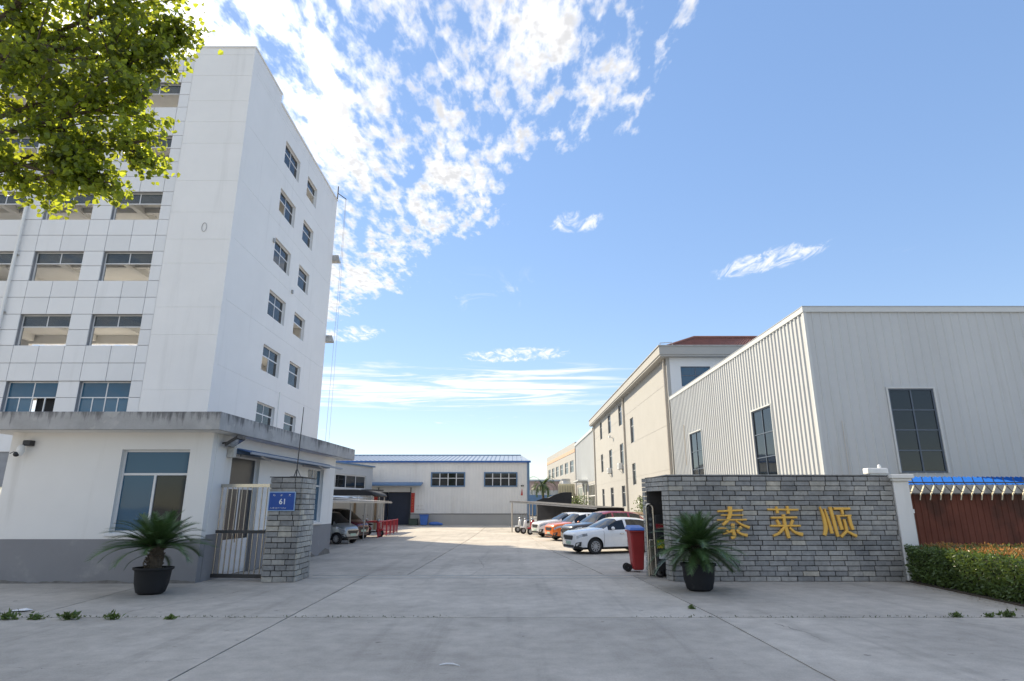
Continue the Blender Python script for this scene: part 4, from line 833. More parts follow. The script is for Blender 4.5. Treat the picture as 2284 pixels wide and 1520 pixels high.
# ------------------------------------------------------------------ rear shed across the yard
rs = thing('rear_shed', (-9, 68, 0), 'beige ribbed-sheet workshop with blue trim at the back of the yard', 'building')
QF = F(-20, 62, 1.7, 62)
qw = [(-8.07 + 20, -4.75 + 20, 3.73, 5.05), (-2.75 + 20, .49 + 20, 3.73, 5.05)]; qd = (-13.26 + 20, -10.12 + 20, 1.06, 3.56)
sheet_wall(rs, QF, 0, 21.7, 1.06, 6.05, qw + [(qd[0], qd[1], 0, 3.56)], .30, .020, .9, M['shed'], .7)
wall_mb(QF, 0, 21.7, 0, 1.04, .25, [(qd[0], qd[1], -1, 2)], d0=-.02).build('base_wall', M['cream'], rs)
MB().box(QF, 0, qd[0], -.05, .0, 1.041, 1.10).box(QF, qd[1], 21.7, -.05, .0, 1.041, 1.10).build('drip_rail', M['dsteel'], rs)
MB().box(QF, 21.52, 21.76, -.07, .06, 0, 6.1).build('corner_trim', M['bframe'], rs)
MB().box(QF, -.2, 21.9, -.25, .05, 6.05, 6.22).build('eave_gutter', M['blue'], rs)
rf = MB()
for i in range(49):
    u0 = -.2 + i * .45; ub = u0 + .43
    def tx(u): return min(u, 21.0)
    rf.add([QF(u0, -.28, 6.20), QF(ub, -.28, 6.20), QF(tx(ub), 8, 7.36), QF(tx(u0), 8, 7.36)], [(0, 1, 2, 3)])
    rf.add([QF(u0 + .40, -.28, 6.20), QF(u0 + .415, -.28, 6.26), QF(u0 + .45, -.28, 6.20), QF(tx(u0 + .40), 8, 7.36), QF(tx(u0 + .415), 8, 7.42), QF(tx(u0 + .45), 8, 7.36)], [(0, 1, 4, 3), (1, 2, 5, 4)])
r_ = rf.build('roof', M['rsheet'], rs, fix=False); MB().box(QF, 0, 21, 7.9, 8.1, 7.34, 7.46).build('ridge_cap', M['bframe'], r_)
MB().box(WF, 1.45, 1.7, 62.3, 78, 0, 6.05).add([(1.6, 62.2, 6.05), (1.6, 78, 6.05), (1.0, 70, 7.3)], [(0, 1, 2)]).box(WF, -20, 1.4, 77.7, 78, 0, 6).box(WF, -20, -19.8, 62.3, 77.6, 0, 6).build('gable_wall', M['shed'], rs)
MB().add([(-20, 70, 7.36), (1, 70, 7.36), (1.7, 78, 6.1), (-20, 78, 6.1)], [(0, 1, 2, 3)]).build('rear_roof', M['rsheet'], rs)
MB().box(WF, -19.7, 1.4, 62.4, 77.6, .0, .02).build('inner_floor', M['weath'], rs)
for (a, b, z0, z1) in qw:
    mb = MB(); mb.box(QF, a - .06, a + .06, -.07, .05, z0 - .06, z1 + .06).box(QF, b - .06, b + .06, -.07, .05, z0 - .06, z1 + .06).box(QF, a + .06, b - .06, -.07, .05, z0 - .06, z0 + .06).box(QF, a + .06, b - .06, -.07, .05, z1 - .06, z1 + .06)
    w = mb.build('window', M['bframe'], rs); m2 = MB()
    for k in range(1, 4): u = a + (b - a) * k / 4; m2.box(QF, u - .04, u + .04, -.04, .03, z0 + .06, z1 - .06)
    zm = (z0 + z1) / 2 + .12
    for k in range(4):
        ua, ub = a + (b - a) * k / 4 + .05, a + (b - a) * (k + 1) / 4 - .05; m2.box(QF, ua, ub, -.035, .03, zm - .03, zm + .03)
        for za, zb_ in ((z0 + .06, zm - .03), (zm + .03, z1 - .06)): MB().box(QF, ua, ub, .0, .01, za, zb_).build('pane', M['dglass'], w)
    m2.build('glazing_bar', M['alu'], w)
MB().box(QF, qd[0], qd[1], .04, .10, 3.17, 3.56).build('door_header', M['shed'], rs)
MB().box(QF, qd[0] + .9, qd[1], .5, .56, 0, 3.17).build('dark_blue_door', mat('navy_door', (.012, .022, .05), .5, .15, 2), rs)
MB().add([QF(qd[0], .1, 0), QF(qd[0] + .75, .75, 0), QF(qd[0] + .75, .75, 3.15), QF(qd[0], .1, 3.15), QF(qd[0] + .04, .06, 0), QF(qd[0] + .79, .71, 0), QF(qd[0] + .79, .71, 3.15), QF(qd[0] + .04, .06, 3.15)], [(0, 1, 2, 3), (4, 7, 6, 5), (0, 4, 5, 1), (3, 2, 6, 7), (0, 3, 7, 4), (1, 5, 6, 2)]).build('open_door_leaf', MATS['navy_door'], rs)
MB().box(QF, qd[0] - .08, qd[0], -.06, .1, 0, 3.6).box(QF, qd[1], qd[1] + .08, -.06, .1, 0, 3.6).build('door_frame', M['dsteel'], rs)
MB().add([QF(5.2, -.03, 4.0), QF(11.1, -.03, 4.0), QF(11.1, -1.3, 3.74), QF(5.2, -1.3, 3.74), QF(5.2, -.03, 4.12), QF(11.1, -.03, 4.12), QF(11.1, -1.3, 3.86), QF(5.2, -1.3, 3.86)], [(3, 2, 1, 0), (4, 5, 6, 7), (0, 1, 5, 4), (1, 2, 6, 5), (2, 3, 7, 6), (3, 0, 4, 7)]).build('door_canopy', M['bcan'], rs)
for u0, lab in ((6.30, 'left of the workshop door'), (9.98, 'right of the workshop door')):
    bn = thing('couplet_banner', tuple(QF(u0 + .16, -.05, 1.2)), 'tall red paper couplet with gold writing ' + lab, 'banner', 'red couplets at the workshop door')
    MB().box(QF, u0, u0 + .34, -.055, -.035, 1.2, 3.08).build('strip', M['banner'], bn); mb = MB()
    rg = random.Random(int(u0 * 10))
    for k in range(7):
        zc = 2.93 - k * .255
        for j in range(5): mb.bar(QF(u0 + .17 + rg.uniform(-.09, .09), -.058, zc + rg.uniform(-.08, .08)), QF(u0 + .17 + rg.uniform(-.09, .09), -.058, zc + rg.uniform(-.08, .08)), .022, .004)
    mb.build('lettering', M['gold'], bn)
pl = thing('wall_notice', tuple(QF(10.9, -.04, 1.5)), 'small worn brown lettering on the workshop wall right of the door', 'notice')
mb = MB(); rg = random.Random(8)
for zc, n_ in ((1.83, 4), (1.50, 5)):
    for k in range(n_):
        for j in range(4): mb.bar(QF(10.62 + k * .16 + rg.uniform(-.06, .06), -.038, zc + rg.uniform(-.06, .06)), QF(10.62 + k * .16 + rg.uniform(-.06, .06), -.038, zc + rg.uniform(-.06, .06)), .025, .004)
mb.build('lettering', M['brown'], pl)
rp_ = thing('red_pennant', tuple(QF(21.0, -.05, 2.9)), 'small red pennant and camera near the right corner of the workshop', 'pennant')
MB().add([QF(20.88, -.04, 2.85), QF(21.08, -.04, 2.85), QF(21.0, -.04, 3.55), QF(20.88, -.05, 2.85), QF(21.08, -.05, 2.85), QF(21.0, -.05, 3.55)], [(0, 1, 2), (3, 5, 4), (0, 2, 5, 3), (1, 4, 5, 2), (0, 3, 4, 1)]).build('cloth', M['banner'], rp_)
MB().box(QF, 20.9, 21.02, -.14, -.03, 3.72, 3.84).box(QF, 21.07, 21.17, -.14, -.03, 3.72, 3.84).build('camera_pair', M['dsteel'], rp_)
wb = thing('blue_wheelie_bin', (-8.5, 61.2, 0), 'blue wheelie bin standing against the workshop wall', 'bin')
MB().add([(-8.85, 60.9, .05), (-8.25, 60.9, .05), (-8.25, 61.5, .05), (-8.85, 61.5, .05), (-8.95, 60.82, .95), (-8.15, 60.82, .95), (-8.15, 61.6, .95), (-8.95, 61.6, .95)], [(3, 2, 1, 0), (4, 5, 6, 7), (0, 1, 5, 4), (1, 2, 6, 5), (2, 3, 7, 6), (3, 0, 4, 7)]).build('body', M['bluep'], wb, bevel=.03)
MB().box(WF, -9.0, -8.1, 60.78, 61.65, .952, 1.02).build('lid', M['bluep'], wb, bevel=.02)
for x in (-8.8, -8.3): MB().lathe((x, 61.55, .1), [(.1, -.03), (.1, .03)], 12, 'x').build('wheel', M['rubber'], wb)
hp = thing('blue_tarp_bundle', (-7.6, 61.2, 0), 'low blue bundle lying beside the blue bin', 'bundle')
MB().ell((-7.5, 61.2, .16), .62, .3, .19, 14, 8).ell((-7.0, 61.25, .12), .3, .25, .14, 12, 6).build('tarp', M['bluep'], hp, True)
gb = thing('green_crate', (-9.7, 61.3, 0), 'dark green crate right of the workshop door', 'crate')
MB().box(WF, -10.0, -9.2, 60.9, 61.6, .02, .58).build('box', mat('dark_green', (.05, .075, .06), .7, .15, 3), gb, bevel=.02); MB().box(WF, -10.03, -9.17, 60.87, 61.63, .582, .64).build('lid', MATS['dark_green'], gb)
# annex on the left of the shed
an = thing('left_annex', (-15, 55, 0), 'white annex with a dark window band left of the rear workshop', 'building')
NF = F(-16.6, 48, -13.5, 60)
nw = (.2, 11.0, 3.35, 4.55)
wall_mb(NF, 0, 12.3, 0, 5.45, .25, [nw]).build('wall', M['sheet'], an)
w = window(NF, *nw, .08, an, M['alu'], M['dglass'], 6, None, .08)
MB().box(NF, -.1, 12.5, -.15, 6, 5.45, 5.58).build('roof', M['bframe'], an); MB().box(NF, 0, .2, .26, 6, 0, 5.4).build('end_wall', M['sheet'], an)
MB().box(NF, 10.2, 12.4, -1.2, -.01, 3.2, 3.32).build('door_canopy', M['dsteel'], an); MB().box(NF, 9.6, 9.75, -.12, -.01, 0, 3.35).build('post', M['alu'], an)
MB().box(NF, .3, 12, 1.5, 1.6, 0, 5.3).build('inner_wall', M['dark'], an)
# ------------------------------------------------------------------ carports
cl = thing('left_carport', (-10, 36, 0), 'pipe-post carport with a thin sheet roof behind the gatehouse', 'carport')
CLF = F(-8.25, 28.6, -8.25, 42.6)
for i in range(14): MB().add([(-8.2, 28.6 + i, 2.16), (-8.2, 29.58 + i, 2.16), (-13, 29.58 + i, 2.40), (-13, 28.6 + i, 2.40), (-8.2, 28.6 + i, 2.185), (-8.2, 29.58 + i, 2.185), (-13, 29.58 + i, 2.425), (-13, 28.6 + i, 2.425)], [(0, 1, 2, 3), (7, 6, 5, 4), (0, 4, 5, 1), (1, 5, 6, 2), (2, 6, 7, 3), (3, 7, 4, 0)]).build('roof_sheet', mat('carport_sheet', (.42, .40, .37), .6, .15, 2), cl)
MB().bar((-8.22, 28.6, 2.10), (-8.22, 42.7, 2.10), .06, .08).build('eave_beam', M['gsteel'], cl)
for y in (33.4, 36.6, 41.8): MB().tube([(-8.6, y, 0), (-8.6, y, 2.15)], .035, 8).build('post', M['gsteel'], cl, True)
for y in (31, 36.6, 41.8): MB().tube([(-12.6, y, 0), (-12.6, y, 2.38)], .035, 8).build('post', M['gsteel'], cl, True)
mb = MB(); rg = random.Random(2); vs = []; fs = []
for i in range(12):
    for j in range(6): vs.append((-9.0 - j * .55, 30 + i * .8, 2.24 + j * .028 + .06 + rg.uniform(0, .10)))
for i in range(11):
    for j in range(5): fs.append((i * 6 + j, i * 6 + j + 1, i * 6 + j + 7, i * 6 + j + 6))
sp_ = thing('plastic_sheet', (-10, 34, 2.3), 'crumpled pale plastic sheet lying on the left carport roof', 'plastic sheet')
s_o = MB().add(vs, fs).build('sheet', mat('pale_plastic', (.60, .62, .64), .35, .15, 5), sp_, True, fix=False); so = s_o.modifiers.new('s', 'SOLIDIFY'); so.thickness = .015
dc = thing('dark_tarp_canopy', (-11.5, 47, 0), 'dark tarpaulin canopy on posts beyond the left carport', 'canopy')
vs = []; fs = []
prof = [(-15, 3.05), (-11.5, 3.02), (-10.6, 2.98), (-10.15, 2.82), (-9.9, 2.62)]
for y in (45, 49.5):
    for x, z in prof: vs.append((x, y, z))
fs = [(i, i + 1, i + 6, i + 5) for i in range(4)]
t_o = MB().add(vs, fs).build('tarp_roof', M['tarp'], dc, True, fix=False); so = t_o.modifiers.new('s', 'SOLIDIFY'); so.thickness = .12
MB().add([(-15, 44.97, 3.06), (-10.7, 44.97, 2.98), (-10.0, 44.97, 2.60), (-15, 44.97, 2.60)], [(0, 1, 2, 3)]).build('front_flap', M['tarp'], dc, fix=False)
for x in (-14, -10.5, -10.1):
    for y in (45.1, 49.3): MB().tube([(x, y, 0), (x, y, 2.7)], .04, 6).build('post', M['gsteel'], dc)
wl = thing('cream_yard_wall', (-13, 51, 0), 'cream rendered yard wall behind the left carport', 'wall')
MB().box(WF, -17, -10.6, 51, 51.25, 0, 2.2).build('panel', M['cream'], wl)
for x in (-15.2, -12.9, -11.2): MB().box(WF, x, x + .18, 50.93, 50.998, 0, 2.2).build('rusty_strip', M['brown'], wl)
# red racks
rk = thing('red_bicycle_rack', (-8.9, 42.6, 0), 'red painted tubular rack at the end of the left carport', 'rack')
for i in range(5):
    y = 38.9 + i * 1.45; xo = -8.25 - .03 * i
    MB().tube([(xo, y, 0), (xo, y, .92), (xo, y + 1.3, .95), (xo, y + 1.3, 0)], .035, 6).build('hoop', M['red'], rk, True)
    for k in range(1, 5): MB().tube([(xo, y + 1.3 * k / 5, .08), (xo, y + 1.3 * k / 5, .92)], .016, 5).build('bar', M['red'], rk)
    MB().tube([(xo, y + .02, .10), (xo, y + 1.28, .10)], .022, 5).build('rail', M['red'], rk)
for i in range(3):
    y = 39.2 + i * 1.5; MB().tube([(-8.3, y, .92), (-9.6, y, .90), (-9.6, y, 0)], .03, 6).build('side_arm', M['red'], rk)
# right carport
cr_ = thing('right_carport', (3, 46, 0), 'low dark-backed carport over the row of parked cars', 'carport')
A0, B0 = Vector((-.1, 47, 0)), Vector((5.6, 41.0, 0)); nrm = Vector(((B0 - A0).y, -(B0 - A0).x, 0)).normalized() * -1
RC = F(A0.x, A0.y, B0.x, B0.y)
def rz_(u): return 2.20 + (1.76 - 2.20) * u / RC.L
n_ = 9
for i in range(n_):
    ua, ub = RC.L * i / n_, RC.L * (i + 1) / n_ - .02
    q = [RC(ua, -.1, rz_(ua)), RC(ub, -.1, rz_(ub)), RC(ub, 3.0, rz_(ub) - .02), RC(ua, 3.0, rz_(ua) - .02)]
    MB().add(q + [p + Vector((0, 0, .03)) for p in q], [(3, 2, 1, 0), (4, 5, 6, 7), (0, 1, 5, 4), (1, 2, 6, 5), (2, 3, 7, 6), (3, 0, 4, 7)]).build('roof_sheet', mat('old_roof_sheet', (.10, .095, .09), .75, .35, 2), cr_)
    MB().add([RC(ua, 2.9, 0), RC(ub, 2.9, 0), RC(ub, 2.9, rz_(ub) - .03), RC(ua, 2.9, rz_(ua) - .03), RC(ua, 2.94, 0), RC(ub, 2.94, 0), RC(ub, 2.94, rz_(ub) - .03), RC(ua, 2.94, rz_(ua) - .03)], [(0, 1, 2, 3), (7, 6, 5, 4), (3, 2, 6, 7)]).build('back_sheet', mat('dark_back_sheet', (.03, .034, .045), .6, .3, 2), cr_)
MB().bar(RC(0, -.1, rz_(0) - .04), RC(RC.L, -.1, rz_(RC.L) - .04), .06, .08).build('eave_beam', M['gsteel'], cr_)
for u in (.15, 2.0): MB().tube([RC(u, 0, 0), RC(u, 0, rz_(u))], .045, 8).build('post', M['pvc'], cr_, True)
for u in (.15,): MB().tube([RC(u, 2.2, 0), RC(u, 2.2, 2.2)], .045, 8).build('post', M['pvc'], cr_, True)
tp = thing('tarp_covered_stack', (3.6, 50, 0), 'black tarpaulin heap rising behind the right carport roof', 'tarpaulin')
vs = []; fs = []; rg = random.Random(4)
ztop = [2.25, 2.45, 2.5, 2.7, 2.85, 2.95, 2.9]
for j in range(4):
    for i in range(7): vs.append((2.0 + i * .46 + rg.uniform(-.05, .05), 49.6 + (.5 if j == 3 else 0) + (2.0 if j == 3 else 0), (0, 1.6, 1, 1)[j] if j < 2 else ztop[i] + rg.uniform(-.03, .03)))
for j in range(3):
    for i in range(6): a = j * 7 + i; fs.append((a, a + 1, a + 8, a + 7))
fs += [(0, 7, 14, 21), (6, 27, 20, 13)]
MB().add(vs, fs).build('cover', M['tarp'], tp, fix=False)
bw = thing('low_boundary_wall', (8, 42, 0), 'low cream boundary wall with a brown coping behind the white sedan', 'wall')
BF = F(7.2, 46.3, 9.0, 37.0)
MB().box(BF, 0, BF.L, 0, .2, 0, 1.36).build('panel', M['cream'], bw); MB().box(BF, -.05, BF.L + .05, -.06, .26, 1.362, 1.5).build('coping', M['brown'], bw)
for u in (.2, 4.6, 9.0): MB().box(BF, u, u + .3, -.06, -.002, 0, 1.36).build('pilaster', M['brown'], bw)
# ------------------------------------------------------------------ retracted sliding gate, bin
sgt = thing('sliding_gate_head', (4.2, 18.6, 0), 'stainless and black head of the retracted sliding gate beside the brick wall', 'gate')
def loop_frame(x, y, w, h, r, lean=0.0):       # rounded upright loop in the x-z plane
    pts = []
    for k in range(9): a = math.pi * k / 8; pts.append((x - (w / 2 - r) * 0 + math.cos(math.pi - a) * w / 2, y, h - w / 2 + math.sin(math.pi - a) * w / 2))
    return [(x - w / 2, y, .02)] + pts + [(x + w / 2, y, .02)]
MB().tube(loop_frame(4.02, 18.32, .20, 2.0, .1), .038, 8).build('front_hoop', M['steel'], sgt, True)
MB().box(WF, 3.945, 4.095, 18.28, 18.36, .05, 1.02).build('hoop_cover', M['steel'], sgt, bevel=.02)
MB().box(WF, 3.945, 4.095, 18.29, 18.35, 1.30, 1.72).build('control_panel', M['black'], sgt, bevel=.01)
for z in (1.42, 1.58): MB().lathe((4.02, 18.275, z), [(.045, 0), (.04, -.008)], 14, 'y').build('indicator', M['lamp'], sgt)
MB().box(WF, 4.14, 4.62, 18.22, 18.52, .16, 1.70).build('motor_cabinet', M['black'], sgt, bevel=.03)
MB().box(WF, 4.15, 4.50, 18.205, 18.218, 1.32, 1.45).build('red_display', mat('red_display', (.25, .01, .02), .4), sgt)
mb = MB(); rg = random.Random(6)
st = MB().box(WF, 4.15, 4.52, 18.205, 18.218, .78, 1.02).build('sticker', mat('green_sticker', (.10, .22, .03), .5, .4, 30, stain=((.60, .42, .03), 14, .48, .56, 1.0)), sgt)
MB().box(WF, 4.2, 4.42, 18.206, 18.218, .50, .62).build('white_label', M['signwhite'], sgt)
for i in range(6):
    y = 18.42; x = 4.72 + i * .22
    MB().tube(loop_frame(x, y, .15, 1.85, .1), .022, 6).build('lattice_hoop', M['steel'], sgt, True)
    MB().tube([(x - .1, y, .3), (x + .12, y, 1.5)], .014, 5).tube([(x - .1, y, 1.5), (x + .12, y, .3)], .014, 5).build('lattice_bar', M['steel'], sgt)
for x in (4.18, 4.45, 4.62):
    w = MB().lathe((x, 18.2, .12), [(.04, -.035), (.11, -.035), (.12, -.02), (.12, .02), (.11, .035), (.04, .035)], 18, 'y').build('wheel', M['rubber'], sgt, True)
    MB().lathe((x, 18.16, .12), [(.065, -.004), (.06, .01)], 14, 'y').build('hub', M['chrome'], w)
rb = thing('red_wheelie_bin', (3.85, 19.7, 0), 'tall red wheelie bin with a blue lid beside the sliding gate', 'bin')
MB().add([(3.70, 19.5, .06), (4.02, 19.5, .06), (4.02, 20.0, .06), (3.70, 20.0, .06), (3.63, 19.38, 1.2), (4.08, 19.38, 1.2), (4.08, 20.1, 1.2), (3.63, 20.1, 1.2)], [(3, 2, 1, 0), (4, 5, 6, 7), (0, 1, 5, 4), (1, 2, 6, 5), (2, 3, 7, 6), (3, 0, 4, 7)]).build('body', M['redp'], rb, bevel=.05)
MB().box(WF, 3.60, 4.11, 19.34, 20.14, 1.16, 1.215).build('rim', M['redp'], rb, bevel=.015)
MB().add([(3.58, 19.32, 1.22), (4.13, 19.32, 1.22), (4.13, 20.16, 1.24), (3.58, 20.16, 1.24), (3.64, 19.40, 1.30), (4.07, 19.40, 1.30), (4.07, 20.1, 1.36), (3.64, 20.1, 1.36)], [(3, 2, 1, 0), (4, 5, 6, 7), (0, 1, 5, 4), (1, 2, 6, 5), (2, 3, 7, 6), (3, 0, 4, 7)]).build('lid', M['bluep'], rb, bevel=.03)
for yy in (19.72, 19.98): w = MB().lathe((3.57, yy, .12), [(.05, -.03), (.12, -.03), (.12, .03), (.05, .03)], 16, 'y').build('wheel', M['rubber'], rb, True)
MB().bar((3.57, 19.6, .12), (3.57, 20.05, .12), .03).bar((3.57, 19.75, .12), (3.72, 19.75, .2), .03).build('axle', M['dsteel'], rb)
# ------------------------------------------------------------------ vehicles
def lerp_tab(tab, x):
    for (x0, v0), (x1, v1) in zip(tab, tab[1:]):
        if x <= x1: t = 0 if x1 == x0 else max(0, (x - x0) / (x1 - x0)); return v0 + (v1 - v0) * t
    return tab[-1][1]
SEDAN = dict(L=4.6, W=.89, top=[(0, .80), (.05, .87), (.25, .94), (.8, 1.01), (1.2, 1.05), (1.3, 1.06), (1.7, 1.29), (2.05, 1.44), (2.4, 1.495), (2.8, 1.50), (3.2, 1.47), (3.55, 1.40), (3.9, 1.26), (4.15, 1.15), (4.45, 1.11), (4.58, 1.02), (4.6, .85)],
    belt=[(0, .76), (.3, .88), (1.2, .97), (2.5, 1.0), (4.0, 1.03), (4.45, 1.04), (4.6, .83)], cowl=1.3, rf=2.05, rr=3.55, bl=4.15, doors=(1.28, 2.42, 3.35), wheels=(.86, 3.52), wr=.325,
    st=[0, .05, .12, .28, .5, .8, 1.1, 1.3, 1.5, 1.75, 2.05, 2.36, 2.48, 2.8, 3.2, 3.36, 3.55, 3.85, 4.15, 4.4, 4.55, 4.6])
SUV = dict(L=4.5, W=.92, top=[(0, .82), (.06, .92), (.3, 1.0), (.9, 1.06), (1.15, 1.09), (1.2, 1.10), (1.55, 1.38), (1.85, 1.58), (2.2, 1.65), (3.2, 1.65), (3.8, 1.60), (4.1, 1.5), (4.35, 1.15), (4.45, 1.05), (4.5, .8)],
    belt=[(0, .78), (.3, .92), (1.2, 1.02), (4.0, 1.08), (4.4, 1.06), (4.5, .78)], cowl=1.2, rf=1.85, rr=4.0, bl=4.35, doors=(1.25, 2.35, 3.3), wheels=(.85, 3.5), wr=.36,
    st=[0, .05, .12, .28, .5, .8, 1.0, 1.2, 1.4, 1.6, 1.85, 2.3, 2.42, 2.8, 3.25, 3.37, 3.75, 4.0, 4.2, 4.35, 4.45, 4.5])
MINI = dict(L=3.0, W=.75, top=[(0, .72), (.06, .82), (.25, .92), (.55, 1.02), (.62, 1.04), (.95, 1.35), (1.2, 1.55), (1.6, 1.62), (2.3, 1.60), (2.7, 1.5), (2.92, 1.1), (2.97, .98), (3.0, .7)],
    belt=[(0, .68), (.3, .86), (.6, .93), (2.5, .98), (2.9, .96), (3.0, .7)], cowl=.62, rf=1.2, rr=2.6, bl=2.92, doors=(.75, 1.62, 2.2), wheels=(.5, 2.5), wr=.27,
    st=[0, .05, .12, .25, .4, .55, .62, .8, 1.0, 1.2, 1.56, 1.66, 1.95, 2.2, 2.3, 2.6, 2.75, 2.92, 2.97, 3.0])
def build_car(name, label, spec, body_m, roof_m=None, lower_m=None, group=None, glass=None):
    root = local_thing(name, label, 'car', group); L_, W_ = spec['L'], spec['W']; glass = glass or M['cglass']
    hw = [(0, W_ * .66), (.06, W_ * .78), (.3, W_ * .92), (.8, W_ * .99), (1.2, W_), (L_ - .8, W_), (L_ - .35, W_ * .94), (L_ - .05, W_ * .76), (L_, W_ * .66)]
    bm = bmesh.new(); rings = []; NR = 10
    for x in spec['st']:
        w = lerp_tab(hw, x); zt = lerp_tab(spec['top'], x); zb = min(lerp_tab(spec['belt'], x), zt - .02); z0 = .24 if x < .15 or x > L_ - .15 else .19
        gh_ = zt - zb; f = min(1, max(0, (gh_ - .08) / .4))
        wb_ = w - .045; wt = wb_ * (1 - .27 * f)
        zs_ = zt - .035 - .05 * f
        half = [(0, z0), (w - .14, z0), (w - .025, z0 + .10), (w, (z0 + zb) * .52), (w - .008, zb - .15), (wb_ + .02, zb - .04), (wb_, zb), (wt * (1 if f > .05 else .93), max(zs_, zb + .01)), (wt * .78, max(zt - .008, zb + .014)), (0, max(zt, zb + .018))]
        X_ = L_ / 2 - x
        ring = [bm.verts.new((X_, y, z)) for y, z in half] + [bm.verts.new((X_, -y, z)) for y, z in half[-2:0:-1]]
        rings.append(ring)
    n = len(rings[0]); st = spec['st']
    for i in range(len(rings) - 1):
        xm = (st[i] + st[i + 1]) / 2
        for k in range(n):
            a, b = rings[i][k], rings[i][(k + 1) % n]; c, d = rings[i + 1][(k + 1) % n], rings[i + 1][k]
            fc = bm.faces.new((a, b, c, d)); kk = k if k < NR - 1 else n - 1 - k; mi = 0
            if kk in (7, 8) and (spec['cowl'] < xm < spec['rf'] or spec['rr'] < xm < spec['bl']): mi = 1
            elif kk == 6 and spec['cowl'] + .25 < xm < spec['bl'] - .25 and not any(0 <= xm - p < .08 or (st[i] < p < st[i + 1] and st[i + 1] - st[i] < .15) for p in spec['doors'][1:]): mi = 1
            elif kk >= 6 and xm > spec['cowl'] and roof_m: mi = 3
            elif kk == 4 and .05 < xm < .55: mi = 4
            elif kk == 4 and xm > L_ - .3: mi = 5
            elif kk <= 1 : mi = 6
            elif kk <= 3 and lower_m: mi = 7
            fc.material_index = mi
    bm.faces.new(list(reversed(rings[0]))); bm.faces.new(rings[-1])
    bmesh.ops.recalc_face_normals(bm, faces=bm.faces)
    me = bpy.data.meshes.new('body'); bm.to_mesh(me); bm.free()
    mats_ = [body_m, glass, M['black'], roof_m or body_m, M['lamp'], M['redp'], M['black'], lower_m or body_m]
    for m_ in mats_: me.materials.append(m_)
    ob = bpy.data.objects.new('tmp_body', me); COL.objects.link(ob)
    cb2 = MB()
    for wx_ in spec['wheels']:
        for s in (-1, 1):
            X_ = L_ / 2 - wx_; cb2.lathe((X_, s * (W_ - .02), spec['wr'] + .01), [(spec['wr'] + .055, -.24), (spec['wr'] + .055, .24)], 28, 'y')
    cm_ = cb2.mesh('cut'); cm_.materials.append(M['black']); co = bpy.data.objects.new('tmp_cut', cm_); COL.objects.link(co)
    md = ob.modifiers.new('b', 'BOOLEAN'); md.object = co; md.operation = 'DIFFERENCE'; md.solver = 'EXACT'
    try: md.material_mode = 'TRANSFER'
    except Exception: pass
    dg = bpy.context.evaluated_depsgraph_get(); full = bpy.data.meshes.new_from_object(ob.evaluated_get(dg)); bpy.data.objects.remove(ob); bpy.data.objects.remove(co)
    fm = mats_; IS = lambda f_, m_: fm[f_.material_index].name == m_.name
    def take(pred, nm, parent, smooth=True):
        b2 = bmesh.new(); b2.from_mesh(full); bmesh.ops.delete(b2, geom=[f_ for f_ in b2.faces if not pred(f_)], context='FACES')
        outs = []
        if len(b2.faces):
            m2 = bpy.data.meshes.new(nm); b2.to_mesh(m2)
            for q in fm: m2.materials.append(bpy.data.materials[q.name])
            o = link(nm, m2, None, parent, False)
            m2.polygons.foreach_set('use_smooth', [True] * len(m2.polygons)); m2.set_sharp_from_angle(angle=R(42)); outs.append(o)
        b2.free(); return outs
    body = take(lambda f_: not (IS(f_, glass) or IS(f_, M['lamp']) or IS(f_, M['redp']) or (roof_m and IS(f_, roof_m))), 'body', root)[0]
    mid = L_ / 2 - (spec['cowl'] + spec['rf']) / 2
    if roof_m: take(lambda f_: IS(f_, roof_m), 'roof', root)
    def cen(f_): return f_.calc_center_median()
    xw_ = L_ / 2 - spec['rf'] - .02; xr_ = L_ / 2 - spec['rr'] + .02
    top = lambda f_: abs(f_.normal.y) < .55
    take(lambda f_: IS(f_, glass) and top(f_) and cen(f_).x > xw_, 'windscreen', root)
    take(lambda f_: IS(f_, glass) and top(f_) and cen(f_).x < xr_, 'rear_window', root)
    bx = L_ / 2 - spec['doors'][1]
    for s in (-1, 1):
        for fr_ in (0, 1): take(lambda f_: IS(f_, glass) and not top(f_) and (cen(f_).y > 0) == (s > 0) and (cen(f_).x > bx) == (fr_ == 1), 'side_window', root)
        take(lambda f_: IS(f_, M['lamp']) and (cen(f_).y > 0) == (s > 0), 'headlight', root)
        take(lambda f_: IS(f_, M['redp']) and (cen(f_).y > 0) == (s > 0), 'tail_light', root)
    # front details
    xn = L_ / 2; zg = lerp_tab(spec['top'], 0)
    gm_ = MB(); gm_.add([(xn + .012, -.36, zg - .22), (xn + .012, .36, zg - .22), (xn + .004, .46, zg - .06), (xn + .004, -.46, zg - .06), (xn - .1, -.36, zg - .22), (xn - .1, .36, zg - .22), (xn - .1, .46, zg - .06), (xn - .1, -.46, zg - .06)], [(0, 1, 2, 3), (0, 4, 5, 1), (1, 5, 6, 2), (2, 6, 7, 3), (3, 7, 4, 0)]).build('grille', M['black'], root)
    MB().box(WF, xn - .1, xn + .018, -.42, .42, zg - .055, zg - .035).build('grille_trim', M['chrome'], root)
    MB().box(WF, xn - .1, xn + .014, -.5, .5, .27, .37).build('lower_intake', M['black'], root)
    MB().box(WF, xn - .02, xn + .022, -.22, .22, .40, .52).build('number_plate', mat('blank_plate', (.42, .55, .45), .5), root)
